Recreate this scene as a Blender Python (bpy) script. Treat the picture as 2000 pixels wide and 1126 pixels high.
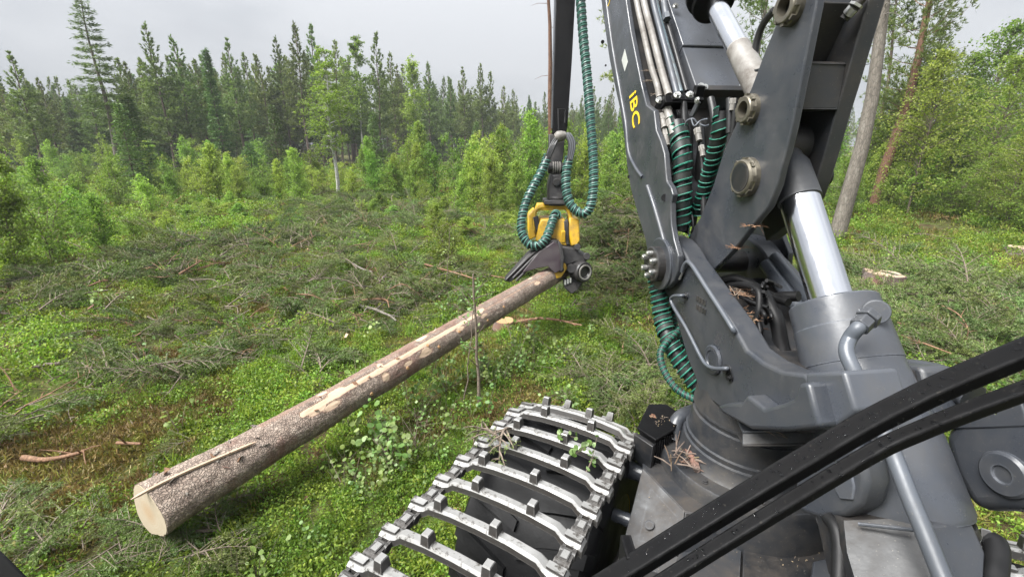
import bpy, bmesh, math, random
import numpy as np
from mathutils import Vector, Matrix, noise

for o in list(bpy.data.objects):
    bpy.data.objects.remove(o)
scene = bpy.context.scene
COL = scene.collection
R = math.radians

# ------------------------------------------------------------------ camera
PITCH = R(17.5)
CAMZ = 3.0
FPX = 900.0                      # focal length in photograph pixels (2000 wide)
cam_data = bpy.data.cameras.new("camera")
cam = bpy.data.objects.new("camera", cam_data)
COL.objects.link(cam)
cam.location = (0, 0, CAMZ)
cam.rotation_euler = (math.pi / 2 - PITCH, 0, 0)
cam_data.sensor_width = 36.0
cam_data.lens = 36.0 * FPX / 2000.0
cam_data.clip_start = 0.05
cam_data.clip_end = 3000
scene.camera = cam
scene.render.resolution_x = 1024
scene.render.resolution_y = 576

# ------------------------------------------------------------------ world: overcast sky
world = bpy.data.worlds.new("World")
scene.world = world
world.use_nodes = True
nt = world.node_tree
nt.nodes.clear()
out = nt.nodes.new("ShaderNodeOutputWorld")
bg = nt.nodes.new("ShaderNodeBackground")
bg.inputs[1].default_value = 1.0
sky = nt.nodes.new("ShaderNodeTexSky")
sky.sky_type = 'NISHITA'
sky.sun_disc = False
sky.sun_elevation = R(56)
sky.sun_rotation = R(-120)
sk = nt.nodes.new("ShaderNodeMixRGB"); sk.blend_type = 'MULTIPLY'; sk.inputs[0].default_value = 1
sk.inputs[2].default_value = (0.0008, 0.0008, 0.0008, 1)
nt.links.new(sky.outputs[0], sk.inputs[1])
tc = nt.nodes.new("ShaderNodeTexCoord")
mp = nt.nodes.new("ShaderNodeMapping"); mp.inputs['Scale'].default_value = (1.0, 1.0, 2.6)
nz = nt.nodes.new("ShaderNodeTexNoise"); nz.inputs['Scale'].default_value = 1.6; nz.inputs['Detail'].default_value = 5
nz.inputs['Roughness'].default_value = 0.5
nt.links.new(tc.outputs['Generated'], mp.inputs[0]); nt.links.new(mp.outputs[0], nz.inputs[0])
rp = nt.nodes.new("ShaderNodeValToRGB")
rp.color_ramp.elements[0].position = 0.38; rp.color_ramp.elements[0].color = (0.0515, 0.054, 0.058, 1)
rp.color_ramp.elements[1].position = 0.60; rp.color_ramp.elements[1].color = (0.0735, 0.0755, 0.0785, 1)
nt.links.new(nz.outputs[0], rp.inputs[0])
# overcast luminance grows towards the zenith (standard overcast sky)
sx = nt.nodes.new("ShaderNodeSeparateXYZ"); nt.links.new(tc.outputs['Generated'], sx.inputs[0])
mr = nt.nodes.new("ShaderNodeMapRange")
mr.inputs['From Min'].default_value = 0.0; mr.inputs['From Max'].default_value = 1.0
mr.inputs['To Min'].default_value = 0.94; mr.inputs['To Max'].default_value = 2.9
nt.links.new(sx.outputs[2], mr.inputs[0])
ml = nt.nodes.new("ShaderNodeMixRGB"); ml.blend_type = 'MULTIPLY'; ml.inputs[0].default_value = 1
nt.links.new(rp.outputs[0], ml.inputs[1]); nt.links.new(mr.outputs[0], ml.inputs[2])
ad = nt.nodes.new("ShaderNodeMixRGB"); ad.blend_type = 'ADD'; ad.inputs[0].default_value = 1
nt.links.new(ml.outputs[0], ad.inputs[1]); nt.links.new(sk.outputs[0], ad.inputs[2])
nt.links.new(ad.outputs[0], bg.inputs[0]); nt.links.new(bg.outputs[0], out.inputs[0])

sun_d = bpy.data.lights.new("sun", 'SUN')
sun_d.energy = 1.5
sun_d.angle = R(38)
sun_d.color = (1.0, 0.985, 0.955)
sun = bpy.data.objects.new("sun", sun_d)
COL.objects.link(sun)
sun.rotation_euler = (R(34), 0, R(-60))
scene.view_settings.view_transform = 'Standard'
scene.view_settings.look = 'None'
scene.view_settings.gamma = 1
scene.view_settings.exposure = 2.95

# ------------------------------------------------------------------ geometry helpers
FWD = Vector((0, math.cos(PITCH), -math.sin(PITCH)))
DWN = Vector((0, -math.sin(PITCH), -math.cos(PITCH)))
EYE = Vector((0, 0, CAMZ))
def ray(px, py):
    return Vector(((px - 1000) / FPX, 0, 0)) + DWN * ((py - 563) / FPX) + FWD
def dep(px, py, d):               # a spot at a measured distance
    return EYE + ray(px, py) * d
def onz(px, py, z=0.0):           # a spot on a level surface
    r = ray(px, py)
    return EYE + r * ((z - CAMZ) / r.z)
def ony(px, py, y):
    r = ray(px, py)
    return EYE + r * (y / r.y)
# crane plane: the crane is slewed 7 degrees left of the view axis
YAW = R(7.0)
C0 = Vector((1.30, 2.15, 0))
CD = Vector((-math.sin(YAW), math.cos(YAW), 0))
CN = Vector((math.cos(YAW), math.sin(YAW), 0))
def cw(px, py, w):                # a spot on the crane's vertical plane at lateral offset w
    r = ray(px, py)
    t = (w + C0.dot(CN) - EYE.dot(CN)) / r.dot(CN)
    return EYE + r * t
def cpt(s, w, z):
    return C0 + CD * s + CN * w + Vector((0, 0, z))
# machine frame: 30 degrees right of the view axis
MU = Vector((math.sin(R(30)), math.cos(R(30)), 0))
MN = Vector((math.cos(R(30)), -math.sin(R(30)), 0))
MC = Vector((1.28, 1.79, 0))
def mpt(n, s, z):
    return MC + MN * n + MU * s + Vector((0, 0, z))

class MB:
    def __init__(self):
        self.v = []; self.f = []
    def prism(self, pts, off):
        b = len(self.v); n = len(pts); off = Vector(off)
        self.v += [tuple(Vector(p)) for p in pts] + [tuple(Vector(p) + off) for p in pts]
        self.f.append(list(range(b, b + n))); self.f.append(list(range(b + 2 * n - 1, b + n - 1, -1)))
        for i in range(n):
            j = (i + 1) % n
            self.f.append([b + i, b + n + i, b + n + j, b + j])
        return self
    def loft(self, rings, caps=True, closed=True):
        b = len(self.v); n = len(rings[0])
        for r_ in rings: self.v += [tuple(p) for p in r_]
        m = n if closed else n - 1
        for k in range(len(rings) - 1):
            for i in range(m):
                j = (i + 1) % n
                self.f.append([b + k * n + i, b + k * n + j, b + (k + 1) * n + j, b + (k + 1) * n + i])
        if caps:
            self.f.append(list(range(b + n - 1, b - 1, -1)))
            e = b + (len(rings) - 1) * n
            self.f.append(list(range(e, e + n)))
        return self
    def box(self, c, ax, ay, az):
        c = Vector(c); ax = Vector(ax); ay = Vector(ay); az = Vector(az)
        return self.prism([c - ax - ay - az, c + ax - ay - az, c + ax + ay - az, c - ax + ay - az], az * 2)
    def tube(self, path, rad, n=10, caps=True):
        path = [Vector(p) for p in path]
        if not hasattr(rad, '__len__'): rad = [rad] * len(path)
        rings = []; up = None
        for i, p in enumerate(path):
            t = (path[min(i + 1, len(path) - 1)] - path[max(i - 1, 0)]).normalized()
            if up is None:
                up = t.orthogonal().normalized()
            else:
                up = (up - t * up.dot(t))
                up = up.normalized() if up.length > 1e-6 else t.orthogonal().normalized()
            s = t.cross(up)
            rings.append([p + (up * math.cos(a) + s * math.sin(a)) * rad[i] for a in [2 * math.pi * k / n for k in range(n)]])
        return self.loft(rings, caps)
    def lathe(self, o, axis, prof, n=32, caps=True):
        o = Vector(o); t = Vector(axis).normalized(); up = t.orthogonal().normalized(); s = t.cross(up)
        rings = [[o + t * h + (up * math.cos(a) + s * math.sin(a)) * r_ for a in [2 * math.pi * k / n for k in range(n)]] for h, r_ in prof]
        return self.loft(rings, caps)
    def cyl(self, a, b, r, n=20, r2=None):
        a = Vector(a); b = Vector(b)
        return self.lathe(a, b - a, [(0, r), ((b - a).length, r if r2 is None else r2)], n)
    def hexa(self, a, b, r):
        return self.cyl(a, b, r, 6)
    def sphere(self, c, r, n=8, squash=(1, 1, 1)):
        c = Vector(c); rings = []
        for k in range(1, n // 2):
            th = math.pi * k / (n // 2)
            rings.append([c + Vector((math.sin(th) * math.cos(2 * math.pi * i / n) * squash[0], math.sin(th) * math.sin(2 * math.pi * i / n) * squash[1], math.cos(th) * squash[2])) * r for i in range(n)])
        return self.loft(rings, True)
    def mesh(self, name, recalc=True, smooth=None):
        me = bpy.data.meshes.new(name)
        me.from_pydata(self.v, [], self.f)
        if recalc:
            bm = bmesh.new(); bm.from_mesh(me)
            bmesh.ops.recalc_face_normals(bm, faces=bm.faces)
            bm.to_mesh(me); bm.free()
        if smooth:
            for p in me.polygons: p.use_smooth = True
            me.set_sharp_from_angle(angle=R(smooth))
        me.update()
        return me
    def build(self, name, mat, parent=None, smooth=None, bevel=0, seg=2):
        me = self.mesh(name, True, smooth)
        return link(name, me, mat, parent, bevel, seg)

def link(name, me, mat, parent=None, bevel=0, seg=2):
    if mat is not None and not me.materials: me.materials.append(mat)
    o = bpy.data.objects.new(name, me)
    COL.objects.link(o)
    if parent is not None:
        o.parent = parent
        if parent.type == 'EMPTY':
            o.matrix_parent_inverse = Matrix.Translation(-parent.location)
    if bevel:
        for p in me.polygons: p.use_smooth = True
        me.set_sharp_from_angle(angle=R(30))
        b = o.modifiers.new("bevel", 'BEVEL'); b.width = bevel; b.segments = seg; b.limit_method = 'ANGLE'; b.angle_limit = R(35)
        b.harden_normals = False
    return o
def thing(name, label, cat, loc=(0, 0, 0), rotz=0, group=None):
    o = bpy.data.objects.new(name, None)
    COL.objects.link(o)
    o.location = loc; o.rotation_euler = (0, 0, rotz)
    tag(o, label, cat, group)
    return o
def tag(o, label, cat, group=None, kind=None):
    if label: o['label'] = label
    if cat: o['category'] = cat
    if group: o['group'] = group
    if kind: o['kind'] = kind
    return o
def smoothpath(pts, k=6):
    pts = [Vector(p) for p in pts]; res = []
    P = [pts[0] * 2 - pts[1]] + pts + [pts[-1] * 2 - pts[-2]]
    for i in range(1, len(P) - 2):
        for j in range(k):
            t = j / k
            a, b, c, d = P[i - 1], P[i], P[i + 1], P[i + 2]
            res.append(0.5 * ((2 * b) + (c - a) * t + (2 * a - 5 * b + 4 * c - d) * t * t + (3 * b - a - 3 * c + d) * t ** 3))
    res.append(pts[-1])
    return res
def resample(path, step):
    path = [Vector(p) for p in path]; res = [path[0]]; acc = 0
    for a, b in zip(path, path[1:]):
        L = (b - a).length; pos = step - acc
        while pos < L:
            res.append(a.lerp(b, pos / L)); pos += step
        acc = L - (pos - step)
    res.append(path[-1])
    return res

# ------------------------------------------------------------------ materials
def newmat(name):
    m = bpy.data.materials.new(name); m.use_nodes = True
    n = m.node_tree.nodes; b = n['Principled BSDF']
    return m, m.node_tree, b
def N(t, kind, **kw):
    n = t.nodes.new(kind)
    for k, v in kw.items(): setattr(n, k, v)
    return n
def tex_noise(t, scale, detail=4, rough=0.55, coord='Object', stretch=None):
    c = N(t, "ShaderNodeTexCoord"); x = N(t, "ShaderNodeTexNoise")
    x.inputs['Scale'].default_value = scale; x.inputs['Detail'].default_value = detail; x.inputs['Roughness'].default_value = rough
    if stretch:
        m = N(t, "ShaderNodeMapping"); m.inputs['Scale'].default_value = stretch
        t.links.new(c.outputs[coord], m.inputs[0]); t.links.new(m.outputs[0], x.inputs['Vector'])
    else:
        t.links.new(c.outputs[coord], x.inputs['Vector'])
    return x.outputs[0]
def ramp(t, src, stops, interp='LINEAR'):
    r = N(t, "ShaderNodeValToRGB"); e = r.color_ramp.elements
    r.color_ramp.interpolation = interp
    while len(e) < len(stops): e.new(0.5)
    for i, (p, c) in enumerate(stops):
        e[i].position = p; e[i].color = (c[0], c[1], c[2], 1) if hasattr(c, '__len__') else (c, c, c, 1)
    t.links.new(src, r.inputs[0])
    return r.outputs[0]
def mix(t, f, a, b, mode='MIX'):
    m = N(t, "ShaderNodeMixRGB", blend_type=mode)
    for i, s in ((0, f), (1, a), (2, b)):
        if isinstance(s, (int, float)): m.inputs[i].default_value = s if i == 0 else (s, s, s, 1)
        elif isinstance(s, tuple): m.inputs[i].default_value = (*s, 1)
        else: t.links.new(s, m.inputs[i])
    return m.outputs[0]
def bump(t, b, src, strength, dist=0.01):
    n = N(t, "ShaderNodeBump"); n.inputs['Strength'].default_value = strength; n.inputs['Distance'].default_value = dist
    t.links.new(src, n.inputs['Height']); t.links.new(n.outputs[0], b.inputs['Normal'])

def paint(name, col, rough=0.42, dirt=(0.055, 0.053, 0.051), amount=0.5, spec=0.5, wear=None):
    m, t, b = newmat(name)
    n1 = tex_noise(t, 5.0, 7, 0.65); n2 = tex_noise(t, 42, 5, 0.7); n3 = tex_noise(t, 1.8, 3, 0.5)
    c0 = mix(t, ramp(t, n3, [(0.35, 0), (0.65, 1)]), tuple(x * 0.84 for x in col), tuple(min(1, x * 1.16) for x in col))
    dm = mix(t, 1.0, ramp(t, n1, [(0.42, 0), (0.64, min(1, amount * 1.5))]), ramp(t, n2, [(0.3, 0.35), (0.7, 1)]), 'MULTIPLY')
    c1 = mix(t, dm, c0, dirt)
    # fine pale scuffs
    n4 = tex_noise(t, 16, 6, 0.75, stretch=(1, 7, 1.6))
    c2 = mix(t, ramp(t, n4, [(0.64, 0), (0.72, 0.35)]), c1, tuple(min(1, x * 2.2 + 0.03) for x in col))
    # dust specks and chips
    c3 = mix(t, ramp(t, tex_noise(t, 130, 2, 0.5), [(0.69, 0), (0.73, 0.45 * min(1, amount * 2))]), c2, (0.17, 0.155, 0.125))
    # edges paler: rubbed paint plus the light on them, put into the colour
    bv = N(t, "ShaderNodeBevel"); bv.samples = 4; bv.inputs['Radius'].default_value = 0.012
    gg = N(t, "ShaderNodeNewGeometry"); dt = N(t, "ShaderNodeVectorMath", operation='DOT_PRODUCT')
    t.links.new(bv.outputs[0], dt.inputs[0]); t.links.new(gg.outputs['Normal'], dt.inputs[1])
    em = mix(t, 1.0, ramp(t, dt.outputs['Value'], [(0.80, 0.8), (0.97, 0.0)]), ramp(t, n2, [(0.35, 0.0), (0.6, 1.0)]), 'MULTIPLY')
    c3 = mix(t, em, c3, tuple(min(1, x * 3.0 + 0.02) for x in col))
    t.links.new(c3, b.inputs['Base Color'])
    t.links.new(ramp(t, n1, [(0.3, rough - 0.14), (0.7, rough + 0.32)]), b.inputs['Roughness'])
    b.inputs['Specular IOR Level'].default_value = spec
    bump(t, b, n2, 0.12, 0.004)
    return m
def plain(name, col, rough=0.5, metal=0, spec=0.5, var=0.15, scale=12, bmp=0.0):
    m, t, b = newmat(name)
    n1 = tex_noise(t, scale, 5, 0.6)
    t.links.new(mix(t, n1, tuple(max(0, x * (1 - 2 * var)) for x in col), tuple(min(1, x * (1 + 2 * var)) for x in col)), b.inputs['Base Color'])
    t.links.new(ramp(t, n1, [(0.2, max(0.02, rough - 0.1)), (0.8, min(1, rough + 0.1))]), b.inputs['Roughness'])
    b.inputs['Metallic'].default_value = metal; b.inputs['Specular IOR Level'].default_value = spec
    if bmp: bump(t, b, tex_noise(t, scale * 4, 5), bmp, 0.01)
    return m
def leaf(name, a, b_, c, transl=0.35, rough=0.5, hue=0.25):
    m = bpy.data.materials.new(name); m.use_nodes = True; t = m.node_tree; t.nodes.clear()
    o = N(t, "ShaderNodeOutputMaterial"); g = N(t, "ShaderNodeNewGeometry"); oi = N(t, "ShaderNodeObjectInfo")
    col = ramp(t, g.outputs['Random Per Island'], [(0.0, a), (0.55, b_), (1.0, c)])
    vv = N(t, "ShaderNodeMapRange"); vv.inputs['To Min'].default_value = 1 - hue; vv.inputs['To Max'].default_value = 1 + hue
    t.links.new(oi.outputs['Random'], vv.inputs[0])
    h = N(t, "ShaderNodeHueSaturation"); hm = N(t, "ShaderNodeMapRange"); hm.inputs['To Min'].default_value = 0.5 - 0.035 * hue / 0.25; hm.inputs['To Max'].default_value = 0.5 + 0.02
    fr = N(t, "ShaderNodeMath", operation='FRACT'); mu = N(t, "ShaderNodeMath", operation='MULTIPLY'); mu.inputs[1].default_value = 7.31
    t.links.new(oi.outputs['Random'], mu.inputs[0]); t.links.new(mu.outputs[0], fr.inputs[0]); t.links.new(fr.outputs[0], hm.inputs[0])
    # plants of one kind differ from patch to patch
    pn = N(t, "ShaderNodeTexNoise"); pn.inputs['Scale'].default_value = 0.55; pn.inputs['Detail'].default_value = 4
    t.links.new(oi.outputs['Location'], pn.inputs['Vector'])
    pv = N(t, "ShaderNodeMapRange"); pv.inputs['From Min'].default_value = 0.32; pv.inputs['From Max'].default_value = 0.68; pv.inputs['To Min'].default_value = 0.68; pv.inputs['To Max'].default_value = 1.22
    t.links.new(pn.outputs[0], pv.inputs[0]); vm = N(t, "ShaderNodeMath", operation='MULTIPLY'); t.links.new(vv.outputs[0], vm.inputs[0]); t.links.new(pv.outputs[0], vm.inputs[1])
    t.links.new(hm.outputs[0], h.inputs['Hue']); t.links.new(vm.outputs[0], h.inputs['Value']); t.links.new(col, h.inputs['Color'])
    d = N(t, "ShaderNodeBsdfPrincipled"); d.inputs['Roughness'].default_value = rough; d.inputs['Specular IOR Level'].default_value = 0.3
    tr = N(t, "ShaderNodeBsdfTranslucent"); mx = N(t, "ShaderNodeMixShader"); mx.inputs[0].default_value = transl
    t.links.new(h.outputs[0], d.inputs['Base Color'])
    br = mix(t, 1.0, h.outputs[0], (1.15, 1.25, 0.75), 'MULTIPLY'); t.links.new(br, tr.inputs[0])
    t.links.new(d.outputs[0], mx.inputs[1]); t.links.new(tr.outputs[0], mx.inputs[2]); t.links.new(mx.outputs[0], o.inputs[0])
    return m

M = {}
M['grey'] = paint('grey_machine_paint', (0.030, 0.0335, 0.0405), 0.30, amount=0.38, spec=0.6)
M['grey_light'] = paint('grey_machine_paint_clean', (0.048, 0.053, 0.0635), 0.29, amount=0.35, spec=0.6)
M['grey_mid'] = paint('grey_machine_paint_dirty', (0.020, 0.0218, 0.0255), 0.42, amount=0.6, dirt=(0.045, 0.039, 0.032))
M['grey_rough'] = paint('grey_sheet_paint', (0.017, 0.0185, 0.0215), 0.5, amount=0.7, dirt=(0.042, 0.034, 0.027))
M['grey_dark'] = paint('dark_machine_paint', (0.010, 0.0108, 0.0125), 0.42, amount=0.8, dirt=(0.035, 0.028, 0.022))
M['black_paint'] = paint('black_rail_paint', (0.0032, 0.0032, 0.0036), 0.42, amount=0.1, spec=0.09, dirt=(0.006, 0.005, 0.004))
M['black'] = plain('black_rubber', (0.008, 0.008, 0.0085), 0.5, spec=0.25, var=0.3, scale=20)
M['black_metal'] = paint('black_head_steel', (0.013, 0.012, 0.0125), 0.42, dirt=(0.035, 0.03, 0.026), amount=0.35)
M['purple_steel'] = paint('stained_steel', (0.022, 0.014, 0.018), 0.36, dirt=(0.05, 0.043, 0.04), amount=0.4)
M['yellow'] = paint('yellow_paint', (0.52, 0.31, 0.010), 0.38, dirt=(0.12, 0.07, 0.03), amount=0.55)
M['yellow_flat'] = plain('yellow_print', (0.75, 0.50, 0.02), 0.5, var=0.05)
M['white_flat'] = plain('pale_reflector', (0.40, 0.41, 0.39), 0.45, var=0.05)
M['chrome'] = plain('chrome_rod', (0.66, 0.67, 0.70), 0.16, metal=1, var=0.02)
M['steel'] = plain('bolt_steel', (0.5, 0.5, 0.48), 0.32, metal=0.9, var=0.2, scale=60)
M['brass'] = plain('bushing_steel', (0.16, 0.145, 0.115), 0.4, metal=0.7, var=0.25, scale=40)
M['hose'] = plain('hose_rubber', (0.013, 0.013, 0.0135), 0.45, var=0.3, scale=30)
M['pipe_worn'] = paint('worn_hydraulic_pipe', (0.21, 0.20, 0.185), 0.45, dirt=(0.05, 0.036, 0.026), amount=0.9)
M['pipe_blue'] = paint('blue_grey_pipe', (0.085, 0.12, 0.14), 0.4, dirt=(0.06, 0.05, 0.04), amount=0.7)
M['pipe_grey'] = paint('grey_pipe', (0.066, 0.074, 0.088), 0.36, amount=0.3)
M['wrap'] = paint('hose_wrap_dark_green', (0.0095, 0.0155, 0.0145), 0.42, dirt=(0.04, 0.038, 0.033), amount=0.5, spec=0.35)
M['wrap_teal'] = paint('hose_wrap_teal_edge', (0.012, 0.115, 0.078), 0.45, dirt=(0.03, 0.045, 0.038), amount=0.6, spec=0.35)
M['wrap_far'] = plain('hose_wrap_green', (0.011, 0.026, 0.0225), 0.38, var=0.25, scale=18)
M['wrap_far_edge'] = plain('hose_wrap_pale_edge', (0.065, 0.165, 0.135), 0.4, var=0.2, scale=18)
def track_steel():
    m, t, b = newmat('worn_track_steel')
    n1 = tex_noise(t, 24, 7, 0.72); n2 = tex_noise(t, 7, 4, 0.6); n3 = tex_noise(t, 75, 4, 0.6)
    base = mix(t, ramp(t, n2, [(0.3, 0), (0.7, 1)]), (0.19, 0.187, 0.18), (0.31, 0.307, 0.30))
    c = mix(t, ramp(t, n1, [(0.53, 0), (0.62, 0.9)]), base, (0.028, 0.022, 0.016))
    c = mix(t, ramp(t, n3, [(0.70, 0), (0.74, 0.8)]), c, (0.03, 0.024, 0.018))
    g = N(t, "ShaderNodeNewGeometry"); s = N(t, "ShaderNodeSeparateXYZ")
    t.links.new(c, b.inputs['Base Color'])
    b.inputs['Metallic'].default_value = 0.35
    t.links.new(ramp(t, n1, [(0.4, 0.34), (0.65, 0.8)]), b.inputs['Roughness'])
    bump(t, b, n1, 0.25, 0.006)
    return m
M['track'] = track_steel()
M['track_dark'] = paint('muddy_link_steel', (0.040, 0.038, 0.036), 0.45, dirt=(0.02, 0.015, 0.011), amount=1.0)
M['tyre'] = plain('tyre_rubber', (0.0075, 0.0075, 0.008), 0.55, spec=0.2, var=0.4, scale=9, bmp=0.2)
def bark(name, a, b_, c, sc=14, stretch=(1, 1, 0.25), patch=None, bstr=0.8):
    m, t, b = newmat(name)
    n1 = tex_noise(t, sc, 8, 0.7, stretch=stretch); n2 = tex_noise(t, 2.2, 4, 0.6)
    v = N(t, "ShaderNodeTexVoronoi", feature='DISTANCE_TO_EDGE'); v.inputs['Scale'].default_value = sc * 2.2
    cc = N(t, "ShaderNodeTexCoord"); mm = N(t, "ShaderNodeMapping"); mm.inputs['Scale'].default_value = stretch
    t.links.new(cc.outputs['Object'], mm.inputs[0]); t.links.new(mm.outputs[0], v.inputs['Vector'])
    vd = ramp(t, v.outputs[0], [(0.0, 0.45), (0.14, 1)])
    col = ramp(t, n1, [(0.3, a), (0.5, b_), (0.72, c)])
    col = mix(t, vd, tuple(x * 0.45 for x in a), col)
    if patch: col = mix(t, ramp(t, n2, [(0.5, 0), (0.62, 0.8)]), col, patch)
    t.links.new(col, b.inputs['Base Color']); b.inputs['Roughness'].default_value = 0.85
    h = mix(t, 0.5, n1, vd)
    bump(t, b, h, bstr, 0.02)
    return m
M['bark_spruce'] = bark('spruce_bark', (0.075, 0.055, 0.045), (0.15, 0.115, 0.098), (0.26, 0.225, 0.20), 16, (1, 1, 1), patch=(0.17, 0.085, 0.06))
M['bark_pine'] = bark('pine_bark_grey', (0.085, 0.074, 0.06), (0.155, 0.135, 0.112), (0.23, 0.21, 0.18), 9, (1, 1, 0.3))
M['bark_red'] = bark('pine_bark_red', (0.075, 0.036, 0.021), (0.145, 0.07, 0.04), (0.21, 0.125, 0.08), 7, (1, 1, 0.4))
M['bark_far'] = bark('far_trunk_bark', (0.075, 0.055, 0.045), (0.13, 0.095, 0.075), (0.19, 0.15, 0.12), 3, (1, 1, 0.3))
M['bark_birch'] = bark('birch_bark', (0.10, 0.095, 0.085), (0.52, 0.51, 0.48), (0.66, 0.65, 0.62), 5, (1, 1, 3.0), bstr=0.2)
M['twig'] = bark('twig_bark', (0.085, 0.065, 0.048), (0.16, 0.125, 0.095), (0.25, 0.20, 0.155), 20, (1, 1, 1), bstr=0.2)
M['stick'] = bark('peeled_stick', (0.10, 0.05, 0.026), (0.20, 0.108, 0.06), (0.31, 0.20, 0.125), 14, (1, 1, 1), bstr=0.3)
def wood(name, a, b_, rings=True):
    m, t, b = newmat(name)
    n1 = tex_noise(t, 9, 6, 0.6)
    n2 = tex_noise(t, 60, 4, 0.6)
    col = mix(t, n1, a, b_)
    col = mix(t, ramp(t, n2, [(0.5, 0), (0.7, 0.35)]), col, tuple(x * 0.6 for x in a))
    t.links.new(col, b.inputs['Base Color']); b.inputs['Roughness'].default_value = 0.7
    bump(t, b, n2, 0.2, 0.004)
    return m
M['wood'] = wood('fresh_cut_wood', (0.30, 0.225, 0.13), (0.42, 0.335, 0.22))
M['wood_pale'] = wood('stripped_sapwood', (0.32, 0.22, 0.145), (0.46, 0.345, 0.255))
M['wood_orange'] = wood('stump_wood', (0.30, 0.165, 0.075), (0.42, 0.26, 0.13))
# foliage
M['l_bil'] = leaf('bilberry_leaf', (0.075, 0.135, 0.017), (0.15, 0.25, 0.03), (0.26, 0.365, 0.06), 0.45)
M['l_moss'] = leaf('moss_blade', (0.085, 0.095, 0.02), (0.165, 0.175, 0.034), (0.27, 0.255, 0.07), 0.3)
M['l_moss_brown'] = leaf('brown_moss_blade', (0.085, 0.062, 0.02), (0.165, 0.125, 0.04), (0.27, 0.205, 0.08), 0.25)
M['l_brash'] = leaf('brash_needle', (0.062, 0.098, 0.028), (0.112, 0.165, 0.046), (0.19, 0.245, 0.085), 0.22)
M['l_brash_fresh'] = leaf('fresh_brash_needle', (0.07, 0.115, 0.03), (0.12, 0.18, 0.05), (0.19, 0.25, 0.085), 0.25)
M['l_dead'] = leaf('dead_needle', (0.075, 0.05, 0.03), (0.13, 0.095, 0.062), (0.21, 0.16, 0.11), 0.1)
M['l_broad'] = leaf('broad_leaf', (0.095, 0.17, 0.04), (0.155, 0.255, 0.06), (0.33, 0.43, 0.22), 0.35)
M['l_bush'] = leaf('young_birch_leaf', (0.135, 0.235, 0.038), (0.225, 0.35, 0.06), (0.33, 0.46, 0.115), 0.54)
M['l_bush2'] = leaf('rowan_leaf', (0.115, 0.185, 0.034), (0.19, 0.28, 0.05), (0.29, 0.38, 0.09), 0.52)
M['l_birch'] = leaf('birch_leaf', (0.125, 0.20, 0.034), (0.205, 0.295, 0.05), (0.30, 0.385, 0.085), 0.54, hue=0.15)
M['l_pine'] = leaf('pine_needle', (0.09, 0.138, 0.042), (0.15, 0.208, 0.062), (0.21, 0.27, 0.085), 0.32, hue=0.25)
M['l_spruce'] = leaf('spruce_needle', (0.072, 0.125, 0.042), (0.12, 0.19, 0.06), (0.18, 0.26, 0.09), 0.3, hue=0.25)
M['l_spruce_y'] = leaf('young_spruce_needle', (0.05, 0.10, 0.024), (0.095, 0.17, 0.036), (0.16, 0.25, 0.055), 0.2, hue=0.2)

# ================================================================== GROUND
def gz(x, y):
    a = noise.noise(Vector((x * 0.16, y * 0.16, 3.1))) * 0.16
    b = noise.noise(Vector((x * 0.55, y * 0.55, 7.7))) * 0.07
    r = math.hypot(x - 1, y - 2)
    k = min(1.0, max(0.25, (r - 2.0) / 5.0))
    far = max(0.0, math.hypot(x, y) - 45) * 0.004
    return (a + b) * k + far
def build_ground():
    n = 230
    ax = np.linspace(-1, 1, n)
    f = np.sinh(ax * 4.6) / np.sinh(4.6) * 290
    vs = []
    for j in range(n):
        for i in range(n):
            x, y = f[i], f[j] + 6
            vs.append((x, y, gz(x, y) if abs(x) < 200 and abs(y) < 200 else gz(max(-200, min(200, x)), max(-200, min(200, y)))))
    fs = [(j * n + i, j * n + i + 1, (j + 1) * n + i + 1, (j + 1) * n + i) for j in range(n - 1) for i in range(n - 1)]
    me = bpy.data.meshes.new("ground"); me.from_pydata(vs, [], fs)
    for p in me.polygons: p.use_smooth = True
    m, t, b = newmat('forest_floor')
    n1 = tex_noise(t, 0.55, 6, 0.62); n2 = tex_noise(t, 3.2, 7, 0.7); n3 = tex_noise(t, 26, 5, 0.7)
    green = mix(t, ramp(t, n2, [(0.35, 0), (0.65, 1)]), (0.045, 0.068, 0.014), (0.11, 0.145, 0.03))
    brown = mix(t, ramp(t, n2, [(0.35, 0), (0.65, 1)]), (0.05, 0.036, 0.02), (0.12, 0.088, 0.045))
    c = mix(t, ramp(t, n1, [(0.44, 0), (0.58, 1)]), green, brown)
    c = mix(t, ramp(t, n3, [(0.4, 0), (0.7, 0.7)]), c, (0.022, 0.018, 0.011))
    t.links.new(c, b.inputs['Base Color']); b.inputs['Roughness'].default_value = 0.95
    b.inputs['Specular IOR Level'].default_value = 0.1
    bump(t, b, mix(t, 0.5, n2, n3), 1.0, 0.06)
    o = link("ground", me, m)
    o['kind'] = 'structure'; o['label'] = 'mossy forest floor of the felled clearing'
build_ground()

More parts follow.
